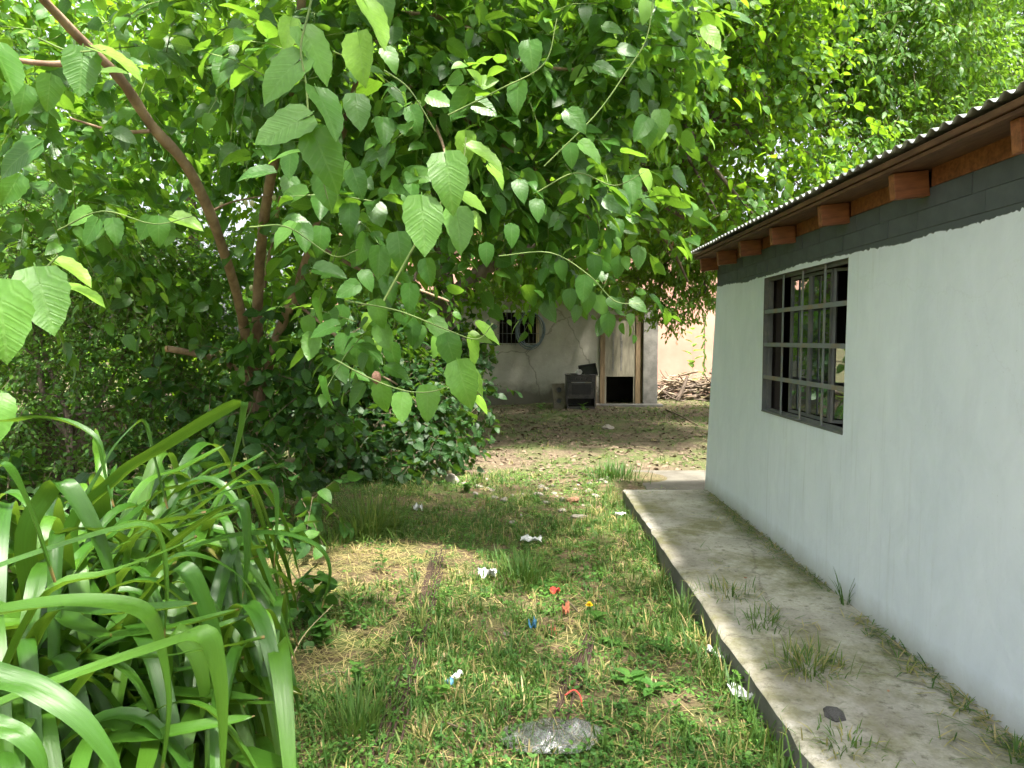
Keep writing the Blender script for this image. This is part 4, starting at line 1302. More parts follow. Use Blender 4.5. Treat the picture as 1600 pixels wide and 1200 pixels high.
    ok &= np.linalg.norm(off * np.array([0.72, 1.2, 1.0]), axis=1) > 0.66
    P, M, S, T = P[ok], M[ok], S[ok], T[ok]
    mid = tw[:, 1]
    r2 = mid - g0
    o2 = r2 - (r2 @ sd)[:, None] * sd
    tx, ty, td = project(mid)
    tw = tw[(np.linalg.norm(o2 * np.array([0.72, 1.2, 1.0]), axis=1) > 0.8) & ((td > 2.9) | (ty < -150))]
    place_leaves(t, 'mulberry_leaf', VAR_MUL, SH_MUL_LOW, np.vstack([hp, P]), np.concatenate([hm, M]), np.concatenate([hs, S]), np.concatenate([ht, T]), 300)
    twig_mesh('twigs', tw, 0.003, 'green_stem', t)
    # fruit
    ico = bmesh.new()
    bmesh.ops.create_icosphere(ico, subdivisions=2, radius=1)
    for v in ico.verts:
        v.co *= 1 + 0.18 * mnoise.noise(v.co * 3.3)
    fm = {}
    for mt in ('fruit_dark', 'fruit_pale'):
        me = bpy.data.meshes.new('fruit'); ico.to_mesh(me); me.materials.append(MAT[mt]); fm[mt] = me
    for (px, py, dep, s, mt) in [(588, 590, 2.55, .018, 'fruit_dark'), (346, 320, 5.3, .016, 'fruit_pale'), (384, 317, 5.2, .016, 'fruit_pale'), (394, 318, 5.2, .018, 'fruit_pale'), (428, 309, 5.2, .015, 'fruit_pale'),
                                 (402, 420, 6.1, .02, 'fruit_pale'), (393, 450, 6.1, .02, 'fruit_pale'), (398, 470, 6.1, .018, 'fruit_pale'), (414, 397, 6.0, .018, 'fruit_pale'), (346, 548, 5.8, .018, 'fruit_pale')]:
        o = link('fruit', fm[mt], None, t)
        o.matrix_parent_inverse = Matrix.Identity(4)
        o.matrix_basis = Matrix.Translation(at(px, py, dep) - t.location) @ Matrix.Diagonal((s, s, s * 1.35, 1))


build_mulberry()


def tree(name, label, base, trunk, rad, lumps, leaf, variants, low, mat, bark='bark_grey', per=40, twig=0.5, lv=7, keep=300, hub=None, seed=1, tint=(0.12, 0.6), young=0.1, droop=0.45, cat='tree', twig_r=0.003, limbs=(), min_px=9.0, **kw):
    t = thing(name, label, cat, base)
    if trunk:
        limb('trunk', bark, t, [Vector(base) - Vector((0, 0, 0.1))] + trunk, rad, 12, 6, 0.16)
    for pts, r in limbs:
        limb('branch', bark, t, pts, r, 8, 5, 0.12)
    if hub is not None:
        for L in lumps:
            e = Vector(L[0])
            h = min(hub, key=lambda q: (Vector(q) - e).length)
            if (e - Vector(h)).length > 0.3:
                branch_to(t, bark, h, e, max(0.015, 0.022 * (e - Vector(h)).length), 0.01)
    P, M, S, T, tw = grow(lumps, leaf, per, twig, lv, tint=tint, young=young, droop=droop, seed=seed, **kw)
    place_leaves(t, mat, variants, low, P, M, S, T, keep, min_px=min_px)
    twig_mesh('twigs', tw, twig_r, 'twig_brown', t)
    return t


# big linden-like tree whose crown roofs the middle of the yard
b = Vector((-1.1, 11.2, gz(-1.1, 11.2)))
tree('linden_tree', 'large dark leafy tree with heavy limbs shading the shed yard', b,
     [at(706, 640, 11.2), at(700, 560, 11.1), at(694, 480, 11.0), at(690, 400, 11.0), at(680, 280, 10.9), at(690, 120, 10.8)], [.26, .20, .18, .16, .12, .08],
     [lump(690, 250, 10.2, 1.7), lump(880, 190, 10.2, 1.7), lump(1040, 140, 9.8, 1.6), lump(1150, 230, 10.2, 1.3), lump(1120, 330, 9.6, .75), lump(1190, 350, 9.6, .5), lump(850, 340, 10.6, 1.0), lump(640, 400, 10.2, 1.1),
      lump(600, 540, 10.2, .9), lump(760, 420, 11.4, .8), lump(820, 440, 12.0, .45), lump(990, 20, 9.2, 1.5), lump(1170, 60, 9.8, 1.5), lump(700, 50, 10, 1.6), lump(1250, 290, 10.4, .8), lump(1230, 160, 10.4, 1.3),
      lump(860, -80, 9.5, 1.8), lump(1150, -120, 9.6, 1.8), lump(560, -60, 9.6, 1.8), lump(700, 560, 11.3, .6), lump(960, 330, 11.5, .8), lump(720, 480, 11.0, .6), lump(1010, 250, 10.6, 1.0), lump(900, 420, 12.5, .55), lump(960, 440, 13, .5), lump(800, 330, 12.5, .9), lump(1080, 300, 11.5, .9), lump(940, 370, 13.5, .8), lump(1040, 350, 13, .8),
      (Vector((0.5, 12.5, 6.0)), 2.0, 1.7), (Vector((2.6, 12.0, 6.4)), 2.0, 1.7), (Vector((3.0, 14.6, 6.2)), 2.0, 1.7), (Vector((0.8, 15.0, 6.0)), 2.0, 1.7), (Vector((4.8, 13.2, 6.6)), 1.9, 1.5), (Vector((-1.5, 13.6, 5.6)), 1.9, 1.7), (Vector((1.5, 9.6, 6.2)), 1.6, 1.5), (Vector((-0.6, 16.4, 5.8)), 1.8, 1.6), (Vector((2.2, 16.6, 5.9)), 1.7, 1.6), (Vector((0.4, 10.4, 6.6)), 1.7, 1.5), (Vector((3.4, 9.8, 6.8)), 1.6, 1.3)],  # unseen upper crown, added to deepen the shade over the yard
     0.11, VAR_BROAD, SH_BROAD_LOW, 'broad_leaf', 'bark_grey', 80, 0.5, 7, 300,
     hub=[at(690, 400, 11.0), at(685, 280, 10.9), at(690, 120, 10.8), at(840, 385, 10.6), at(940, 130, 10.2)], seed=21, shell=0.4, tint=(0.15, 0.8), young=0.2,
     limbs=[([at(694, 470, 11.0), at(745, 430, 10.8), at(800, 397, 10.6), at(860, 372, 10.4), at(950, 300, 10.2)], [.12, .11, .10, .07, .03]),
            ([at(688, 250, 10.9), at(760, 170, 10.6), at(840, 114, 10.3), at(935, 122, 10.1), at(1010, 140, 9.9)], [.11, .10, .09, .07, .03]),
            ([at(690, 200, 10.9), at(740, 60, 10.4), at(820, 14, 10.2), at(900, 30, 10.0)], [.09, .08, .06, .03]),
            ([at(960, 240, 10.3), at(1010, 300, 10.8), at(1060, 335, 11.0), at(1095, 350, 11.2)], [.05, .04, .03, .02]),
            ([at(1000, 320, 10.8), at(1050, 390, 11.6), at(1075, 440, 12.0)], [.035, .03, .015])])

# fine-leaved tree drooping beside the roof corner
b = Vector((4.7, 14.2, gz(4.7, 14.2)))
tree('maple_tree', 'fine leaved tree with drooping yellow green sprays by the roof corner', b,
     [Vector((4.7, 14.2, 1.0)), Vector((4.65, 14.2, 2.4)), Vector((4.3, 14.2, 3.9)), Vector((3.6, 14.2, 5.2))], [.10, .08, .07, .05, .03],
     [lump(1040, 400, 14, .75), lump(1085, 430, 14, .6), lump(1010, 440, 14.2, .5), lump(1050, 470, 13.8, .42), lump(1065, 500, 13.7, .22), lump(1040, 497, 13.8, .26), lump(1005, 478, 14, .3), lump(1100, 400, 13.8, .6), lump(1060, 330, 14, .9), lump(1000, 360, 14.4, .7), lump(1120, 330, 14, .9), lump(900, 430, 15.6, .6), lump(960, 435, 15.6, .6), lump(830, 430, 15.6, .6), lump(770, 430, 15.4, .6), lump(1000, 410, 15.6, .7), lump(1100, 460, 13.8, .4), lump(930, 390, 15.6, .8), lump(820, 380, 15.6, .8)],
     0.10, VAR_MAPLE, SH_FINE_LOW, 'maple_leaf', 'bark_grey', 300, 0.33, 10, 200, hub=[Vector((4.3, 14.2, 3.9)), Vector((3.6, 14.2, 5.2))], seed=31, tint=(0.3, 0.8), young=0.2, droop=0.8)

# box elder behind the roof
b = Vector((6.9, 13.4, gz(6.9, 13.4)))
tree('box_elder_tree', 'bright pinnate leaved tree rising behind the corrugated roof', b,
     [Vector((6.9, 13.4, 2.0)), Vector((6.8, 13.3, 4.0)), Vector((6.4, 13.2, 6.0)), Vector((6.2, 13.0, 8.0))], [.24, .2, .17, .12, .07],
     [lump(1290, 120, 12.6, 1.7), lump(1420, 90, 12.4, 1.8), lump(1390, 230, 12, 1.1), lump(1300, 260, 12, 1.0), lump(1520, 130, 13, 1.6), lump(1300, -40, 12.5, 2.0), lump(1480, -80, 12.5, 2.0), lump(1480, 210, 12.4, 1.0), lump(1240, 10, 12.4, 1.6), lump(1340, 330, 12.4, .8)],
     0.145, VAR_FINE, SH_FINE_LOW, 'fine_leaf', 'bark_grey', 150, 0.45, 9, 300, hub=[Vector((6.8, 13.3, 4.0)), Vector((6.4, 13.2, 6.0)), Vector((6.2, 13.0, 8.0))], seed=41, tint=(0.15, 0.75), young=0.22, droop=0.7)

# far pale tree at the right
b = Vector((14.5, 22.0, -0.02))
tree('tall_poplar_tree', 'pale sunlit tree far beyond the corrugated roof', b,
     [Vector((14.5, 22, 3)), Vector((14.4, 22, 6)), Vector((14.2, 22, 9)), Vector((14.2, 22, 11))], [.3, .25, .2, .12, .05],
     [lump(1560, 60, 21, 2.6), lump(1620, 150, 21, 2.6), lump(1560, 190, 21, 2.0), lump(1500, 0, 22, 2.4), lump(1640, -60, 21, 2.6), lump(1440, 200, 22, 2)],
     0.17, VAR_FINE, SH_FINE_LOW, 'fine_leaf', 'bark_grey', 100, 0.6, 9, 0, hub=[Vector((14.5, 22, 3)), Vector((14.4, 22, 6)), Vector((14.2, 22, 9))], seed=51, tint=(0.4, 1.0), young=0.3)

# trees beyond the left wall, seen in glimpses between the mulberry stems
for k, (bx, by, lum, lab) in enumerate([
    (-7.4, 9.6, [lump(60, 120, 9.6, 1.6), lump(-60, 300, 9.4, 1.6), lump(160, 330, 9.8, 1.4), lump(40, 480, 9.8, 1.3), lump(180, 480, 10.2, 1.2), lump(-40, 580, 8.4, .8), lump(90, 590, 8.6, .8), lump(200, 590, 8.8, .8), lump(300, 600, 9.2, .8), lump(-150, 520, 8.6, .9), lump(-40, 0, 9.4, 1.6), lump(220, 200, 10, 1.3)], 'leafy tree past the low brown wall behind the privet shrub'),
    (-5.9, 12.6, [lump(330, 120, 12.4, 1.9), lump(420, 300, 12.6, 1.6), lump(300, 420, 12.4, 1.4), lump(440, 480, 12.2, 1.1), lump(250, 30, 12.2, 1.9), lump(500, 100, 12.6, 1.8), lump(360, 560, 12.4, 1.0), lump(260, 560, 12.0, 1.0)], 'leafy tree past the low brown wall behind the mulberry stems'),
    (-3.6, 15.6, [lump(560, 250, 15, 2.2), lump(500, 420, 15, 1.8), lump(640, 150, 15, 2.4), lump(560, 40, 15, 2.4), lump(470, 560, 15, 1.4), lump(620, 480, 15.4, 1.2), lump(570, 600, 15, 1.0)], 'leafy tree in the dark corner left of the shed'),
    (-1.5, 24.5, [lump(820, 250, 24, 3.2), lump(700, 300, 24, 3.0), lump(930, 300, 24, 3.0), lump(780, 100, 24, 3.6), lump(960, 140, 24, 3.4), lump(1090, 260, 24, 3.0), lump(1130, 100, 24, 3.4)], 'tall tree standing behind the pink house')]):
    b = Vector((bx, by, gz(bx, by)))
    top = lum[0][0]
    tree('garden_tree', lab, b, [b + Vector((0.05, 0, 1.5)), b + Vector((0.1, 0, 3.0)), b + Vector((0.1, -0.1, 4.6))], [.17, .14, .12, .07], lum, 0.12 if k < 3 else 0.18,
         VAR_BROAD, SH_BROAD_LOW, 'broad_leaf', 'bark_grey', 85 if k < 3 else 26, 0.5 if k < 3 else 0.8, 7, 120 if k < 3 else 0, hub=[b + Vector((0.1, 0, 3.0)), b + Vector((0.1, -0.1, 4.6))], seed=60 + k, tint=(0.3, 0.9), young=0.2)

# small-leaved privet at the left with thin crooked stems
b = at(105, 720, 6.2)
b = Vector((b.x, 6.2, gz(b.x, 6.2)))
tree('privet_shrub', 'dense small leaved privet with thin crooked bare stems before the brown wall', b, None, None,
     [lump(50, 390, 6.3, .75), lump(170, 400, 6.4, .65), lump(250, 430, 6.6, .5), lump(100, 500, 6.5, .45, .7), lump(280, 470, 6.7, .45), lump(20, 300, 6.4, .6), lump(240, 530, 6.7, .4, .6), lump(-40, 480, 6.3, .6), lump(330, 400, 6.8, .4), lump(60, 610, 6.5, .3, .5), lump(180, 600, 6.6, .4, .7), lump(130, 420, 7.0, .8), lump(280, 560, 7.0, .5), lump(0, 560, 6.7, .45, .6), lump(330, 500, 7.0, .5), lump(200, 680, 6.6, .3, .7), lump(300, 650, 6.8, .4, .8), lump(20, 640, 6.4, .3, .5), lump(110, 600, 6.6, .35, .7), lump(60, 450, 5.9, .4), lump(200, 470, 6.0, .4), lump(280, 520, 6.2, .35), lump(150, 520, 6.1, .3), lump(0, 350, 5.9, .5), lump(230, 380, 6.1, .4), lump(120, 700, 6.5, .25, .7), lump(0, 700, 6.5, .3, .5), lump(330, 600, 6.4, .25), lump(-30, 600, 6.2, .4), lump(60, 560, 6.1, .35), lump(20, 690, 6.0, .25, .6), lump(200, 640, 6.1, .3), lump(260, 600, 6.2, .3), lump(150, 640, 6.0, .22, .8), lump(250, 680, 6.1, .28), lump(40, 640, 5.8, .3), lump(0, 720, 5.7, .3), lump(90, 710, 5.8, .22), lump(190, 710, 5.8, .28), lump(60, 770, 5.6, .25), lump(-40, 660, 5.8, .35), lump(150, 560, 5.9, .3)],
     0.05, VAR_SMALL, SH_SMALL_LOW, 'small_leaf', 'bark_grey', 640, 0.26, 10, 300, seed=71, tint=(0.3, 0.9), young=0.2, twig_r=0.002, min_px=7.0,
     limbs=[([b, at(108, 690, 6.2), at(75, 640, 6.2), at(62, 580, 6.25), at(52, 520, 6.3), at(40, 450, 6.35)], [.035, .032, .03, .026, .02]),
            ([b, at(110, 690, 6.2), at(105, 650, 6.25), at(95, 620, 6.3), at(72, 560, 6.3), at(60, 500, 6.3)], [.03, .026, .022, .016]),
            ([b, at(115, 690, 6.25), at(120, 650, 6.3), at(125, 590, 6.35), at(132, 530, 6.4), at(140, 460, 6.4)], [.026, .022, .018, .012]),
            ([at(110, 650, 6.2), at(150, 640, 6.2), at(170, 600, 6.3), at(200, 540, 6.4)], [.016, .013, .01]),
            ([at(62, 560, 6.25), at(30, 540, 6.2), at(0, 520, 6.2)], [.012, .01, .006]),
            ([at(95, 620, 6.25), at(40, 610, 6.2), at(-10, 600, 6.2)], [.012, .009, .006]),
            ([at(240, 660, 6.4), at(235, 600, 6.5), at(250, 520, 6.6), at(262, 440, 6.6)], [.022, .018, .014])])

# heart-leaved climber covering the dark corner and the ground below it
b = on_ground(600, 742)
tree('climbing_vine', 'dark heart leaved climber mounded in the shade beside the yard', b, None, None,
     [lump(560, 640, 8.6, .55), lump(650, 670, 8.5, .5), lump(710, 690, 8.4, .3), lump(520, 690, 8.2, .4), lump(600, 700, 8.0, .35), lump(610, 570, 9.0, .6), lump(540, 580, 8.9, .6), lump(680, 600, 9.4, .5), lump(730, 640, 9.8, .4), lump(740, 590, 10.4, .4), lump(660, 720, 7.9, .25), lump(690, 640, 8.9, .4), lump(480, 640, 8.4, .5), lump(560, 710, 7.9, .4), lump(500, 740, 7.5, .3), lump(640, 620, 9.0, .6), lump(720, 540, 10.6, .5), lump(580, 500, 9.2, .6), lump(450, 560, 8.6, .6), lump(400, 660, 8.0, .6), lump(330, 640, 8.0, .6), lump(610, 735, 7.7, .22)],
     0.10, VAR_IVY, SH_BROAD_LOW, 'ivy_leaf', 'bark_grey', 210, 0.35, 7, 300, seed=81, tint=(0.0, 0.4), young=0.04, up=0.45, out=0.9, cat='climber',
     limbs=[([b, b + Vector((-.1, .2, .4)), b + Vector((.05, .4, .9)), b + Vector((-.2, .8, 1.6))], [.03, .025, .02, .012]), ([b + Vector((.3, .1, 0)), b + Vector((.4, .2, .4)), b + Vector((.3, .5, .9))], [.02, .016, .01])])

b = Vector((-2.1, 6.0, gz(-2.1, 6.0)))
tree('bindweed_vine', 'broad leaved climber twining round the foot of the mulberry', b, None, None,
     [lump(450, 640, 5.9, .32), lump(500, 620, 5.7, .3), lump(420, 690, 5.8, .25), lump(470, 560, 5.9, .3), lump(520, 660, 5.6, .22), lump(330, 700, 5.8, .3, .8), lump(300, 620, 6.0, .35, .7), lump(440, 740, 5.3, .2), lump(470, 770, 5.0, .18), lump(350, 760, 5.4, .3), lump(250, 700, 5.9, .35, .6), lump(410, 560, 6.0, .22), lump(390, 640, 5.7, .22), lump(370, 560, 5.9, .2), lump(440, 500, 5.8, .2), lump(430, 600, 5.7, .22), lump(200, 740, 5.6, .3, .8), lump(100, 760, 5.8, .35, .6), lump(300, 740, 5.4, .25), lump(20, 790, 5.0, .35), lump(140, 800, 4.8, .3), lump(250, 800, 4.6, .25), lump(-60, 740, 5.2, .35)],
     0.095, VAR_IVY, SH_BROAD_LOW, 'ivy_leaf', 'green_stem', 230, 0.3, 6, 300, seed=91, tint=(0.25, 0.85), young=0.1, up=0.4, out=0.8, cat='climber',
     limbs=[([b, at(430, 650, 6.0), at(410, 560, 6.0), at(425, 470, 6.0), at(420, 420, 6.1)], [.008, .007, .006, .004]), ([b, at(380, 690, 5.7), at(395, 620, 5.8), at(370, 520, 5.9)], [.007, .006, .004])])

b = Vector((-1.28, 4.05, gz(-1.28, 4.05)))
tree('bramble_plant', 'young broad leaved vine creeping out beside the strap leaved plant', b, None, None,
     [lump(440, 860, 4.1, .16), lump(480, 930, 3.9, .14), lump(450, 930, 3.7, .13), lump(430, 960, 3.6, .12), lump(410, 830, 4.3, .14), lump(500, 960, 3.7, .08)],
     0.085, VAR_IVY, SH_BROAD_LOW, 'ivy_leaf', 'green_stem', 330, 0.16, 5, 120, seed=95, tint=(0.4, 0.95), young=0.1, up=0.7, out=0.5, cat='climber',
     limbs=[([b, b + Vector((.02, -.1, .2)), at(450, 880, 4.0), at(470, 840, 4.1)], [.006, .005, .003]), ([b, b + Vector((.1, -.2, .1)), at(480, 930, 3.9)], [.005, .004, .002])])


# ------------------------------------------------------------------ strap-leaved plant in the foreground
def strap(root, pts, width, tint, seed, channel=0.35, twist=0.0):
    P = catmull(pts, 5)
    n = len(P)
    T = unit(np.gradient(P, axis=0))
    A = np.cross(T, np.array([0, 0, 1.0]))
    A[np.linalg.norm(A, axis=1) < 0.15] = 0
    # keep the blade's side direction steady along its arch
    horiz = P[-1] - P[0]
    horiz[2] = 0
    side0 = unit(np.cross(unit(horiz + 1e-6), np.array([0, 0, 1.0])))
    rs = random.Random(seed)
    tw = rs.uniform(-0.5, 0.5) + twist
    V, UV, out = [], [], []
    us = np.array([-1, -0.5, 0, 0.5, 1])
    s = np.linspace(0, 1, n)
    w = width * 0.5 * np.minimum(1, 0.75 + s * 1.5) * np.clip((1 - s) / 0.42, 0, 1) ** 0.72
    ph = rs.uniform(0, 6)
    for i in range(n):
        a = side0 - (side0 @ T[i]) * T[i]
        a = a / (np.linalg.norm(a) + 1e-9)
        nrm = np.cross(a, T[i])
        an = tw * s[i] + 0.12 * math.sin(7 * s[i] + ph)
        a2 = a * math.cos(an) + nrm * math.sin(an)
        n2 = np.cross(a2, T[i])
        ch = channel * (1 - 0.6 * s[i])
        for u in us:
            V.append(P[i] + a2 * (u * w[i]) + n2 * (ch * w[i] * (u * u)) + n2 * 0.004 * math.sin(9 * s[i] + 3 * u + ph))
            UV.append((0.5 + 0.5 * u, s[i]))
    nc = 5
    F = [(i * nc + j, i * nc + j + 1, (i + 1) * nc + j + 1, (i + 1) * nc + j) for i in range(n - 1) for j in range(nc - 1)]
    me = np_mesh('leaf', np.array(V), np.array(F), np.array(UV), np.full(len(V), tint))
    return link('leaf', me, 'strap_leaf', root)


def build_straps():
    root = thing('strap_leaf_lily', 'big clump of arching strap shaped lily leaves beside the yard', 'plant', (-1.35, 2.2, 0))
    A, B, C, D = Vector((-1.35, 1.65, 0)), Vector((-1.1, 2.1, 0)), Vector((-1.1, 2.45, 0)), Vector((-1.65, 2.5, 0))
    hero = [
        (A, [(-160, 1190, 1.25), (-60, 1130, 1.25), (100, 1062, 1.27), (240, 1012, 1.3), (318, 992, 1.33), (338, 1040, 1.34), (346, 1120, 1.35), (346, 1240, 1.36)], .058, .72),
        (A, [(-160, 1000, 1.5), (-60, 970, 1.5), (80, 946, 1.52), (180, 945, 1.55), (232, 962, 1.58), (252, 1010, 1.6), (264, 1100, 1.6), (250, 1230, 1.6)], .066, .68),
        (A, [(-150, 960, 1.75), (-50, 905, 1.75), (60, 862, 1.78), (180, 826, 1.8), (232, 822, 1.82), (252, 852, 1.84), (260, 930, 1.84), (256, 1000, 1.84)], .042, .62),
        (C, [(110, 850, 2.3), (180, 750, 2.3), (260, 695, 2.3), (370, 630, 2.32), (378, 650, 2.33), (368, 700, 2.34), (358, 740, 2.34)], .048, .5),
        (D, [(-60, 690, 2.3), (20, 658, 2.3), (90, 655, 2.3), (148, 684, 2.3), (162, 730, 2.3), (178, 792, 2.3)], .034, .45),
        (C, [(110, 860, 2.35), (160, 725, 2.35), (205, 668, 2.35), (226, 660, 2.35), (240, 705, 2.35), (262, 795, 2.35)], .032, .4),
        (C, [(200, 930, 2.5), (270, 830, 2.5), (340, 770, 2.5), (390, 735, 2.5), (405, 730, 2.5)], .040, .5),
        (C, [(200, 880, 2.4), (250, 815, 2.4), (335, 775, 2.4), (400, 755, 2.42), (426, 762, 2.43), (431, 805, 2.44), (428, 885, 2.44)], .054, .45),
        (C, [(240, 900, 2.3), (270, 850, 2.3), (340, 800, 2.3), (372, 788, 2.3), (384, 805, 2.3), (386, 880, 2.3), (378, 940, 2.3)], .046, .4),
        (C, [(220, 930, 2.4), (260, 880, 2.4), (340, 842, 2.42), (430, 832, 2.45), (495, 853, 2.48), (515, 893, 2.5), (503, 950, 2.5)], .05, .3),
        (B, [(230, 940, 2.1), (270, 875, 2.1), (330, 876, 2.1), (384, 912, 2.12), (404, 970, 2.14), (396, 1060, 2.15), (368, 1210, 2.15)], .062, .55),
        (A, [(-60, 800, 1.6), (-15, 735, 1.6), (18, 735, 1.62), (48, 795, 1.64), (86, 910, 1.66)], .058, .4),
        (D, [(40, 860, 2.0), (72, 775, 2.0), (102, 757, 2.0), (146, 825, 2.0), (172, 895, 2.0), (180, 935, 2.0)], .055, .4),
        (B, [(200, 990, 2.0), (262, 900, 2.0), (296, 898, 2.0), (330, 980, 2.02), (346, 1060, 2.02), (350, 1130, 2.02)], .058, .5),
        (B, [(260, 1000, 1.9), (300, 1010, 1.9), (320, 1080, 1.9), (312, 1140, 1.9)], .05, .85),
        (C, [(350, 1000, 2.4), (400, 1020, 2.42), (440, 1045, 2.44), (448, 1120, 2.45)], .045, .4),
        (C, [(340, 1060, 2.4), (400, 1065, 2.42), (450, 1080, 2.44), (472, 1085, 2.45)], .036, .98),
        (A, [(-80, 1080, 1.2), (20, 1065, 1.2), (110, 1110, 1.2), (170, 1180, 1.2), (200, 1260, 1.2)], 0.046, .45),
        (A, [(-60, 1170, 1.15), (10, 1140, 1.15), (60, 1180, 1.15), (75, 1260, 1.15)], .042, .45),
    ]
    for k, (bs, pts, w, tn) in enumerate(hero):
        P = [at(*p) for p in pts]
        q = P[0]
        b2 = Vector((bs.x, bs.y, 0.0))
        lead = [b2, b2.lerp(Vector((q.x, q.y, q.z * 0.9)), 0.55) + Vector((0, 0, 0.03))]
        strap(root, lead + P, w, tn, 100 + k, 0.3)
    rs = random.Random(17)
    bases = [A, B, C, D, Vector((-1.55, 2.0, 0)), Vector((-1.25, 2.75, 0)), Vector((-0.98, 2.35, 0)), Vector((-1.8, 2.9, 0)), Vector((-1.75, 2.2, 0)), Vector((-1.45, 3.05, 0))]
    for k in range(640):
        bs = bases[k % len(bases)] + Vector((rs.uniform(-.12, .12), rs.uniform(-.12, .12), 0))
        az = rs.uniform(-math.pi, math.pi)
        L = rs.uniform(0.85, 1.4)
        reach = rs.uniform(0.42, 0.8) * L
        top = rs.uniform(0.36, 0.64) * L
        d = Vector((math.cos(az), math.sin(az), 0))
        end_z = rs.uniform(0.1, 0.6) * top
        if bs.x < -1.4:
            top *= 1.3
        if rs.random() < 0.25:
            end_z = top * 1.05
        pts = [bs, bs + d * reach * 0.18 + Vector((0, 0, top * 0.5)), bs + d * reach * 0.45 + Vector((0, 0, top * 0.92)), bs + d * reach * 0.72 + Vector((0, 0, top * 0.98)),
               bs + d * reach * 0.95 + Vector((0, 0, (top + end_z) * 0.5)), bs + d * reach * 1.05 + Vector((0, 0, end_z))]
        # not into the lens, not across the yard
        if max(p.x / p.y for p in pts) > -0.31 or min(p.y for p in pts) < 0.75:
            continue
        strap(root, pts, rs.uniform(.038, .064), rs.choice([.3, .4, .5, .6, .7, .8]) if rs.random() > .012 else 0.98, 300 + k, 0.4)


build_straps()


# ------------------------------------------------------------------ grass and ground cover
def blades(name, label, pts, heights, lean, tint, width=0.0045, mat='grass_blade', az=None, curl=1.0, base=0.45):
    n = len(pts)
    g = RNG
    az = g.uniform(0, 2 * np.pi, n) if az is None else az
    d = np.stack([np.cos(az), np.sin(az), np.zeros(n)], 1)
    side = np.stack([-np.sin(az), np.cos(az), np.zeros(n)], 1)
    w = width * g.uniform(0.6, 1.5, n)
    s = np.array([0, 0.35, 0.7, 1.0])
    ww = np.array([0.8, 1.0, 0.7, 0.06])
    V = np.zeros((n, 4, 2, 3))
    for k in range(4):
        f = s[k]
        th = lean * (base + 0.8 * f * curl)
        c = pts + d * (heights * f * np.sin(th))[:, None] + np.array([0, 0, 1.0]) * (heights * f * np.cos(th)).clip(-0.02, 9)[:, None] + np.array([0, 0, 0.004])
        for q, sg in ((0, -1), (1, 1)):
            V[:, k, q] = c + side * (w * ww[k] * sg)[:, None]
    F = np.array([[0, 1, 3, 2], [2, 3, 5, 4], [4, 5, 7, 6]])
    FF = (F[None] + (np.arange(n) * 8)[:, None, None]).reshape(-1, 4)
    UV = np.tile(np.array([[q, s[k]] for k in range(4) for q in (0.2, 0.8)]), (n, 1))
    me = np_mesh(name, V.reshape(-1, 3), FF, UV, np.repeat(tint, 8))
    o = link(name, me, mat)
    if label:
        tag(o, label, 'grass', kind='stuff')
    return o


ROD_LINES = [(-0.80, 3.05, 0.30, -0.62, 4.75), (0.18, 2.9, 0.0, 0.36, 4.4)]


def bare(x, y):
    """where the turf is worn through: the straw patch, the rods, the shaded yard"""
    v = 0.0
    v = max(v, 1.1 - math.hypot((x + 1.15) / 0.85, (y - 4.95) / 0.62))
    v = max(v, 0.8 - math.hypot((x + 1.0) / 0.5, (y - 3.45) / 0.6))
    for (x0, y0, _, x1, y1) in ROD_LINES:
        tt = min(1, max(0, (y - y0) / (y1 - y0)))
        v = max(v, 0.6 - abs(x - (x0 + (x1 - x0) * tt)) / 0.14 - (0.0 if y0 < y < y1 else 2))
    return v


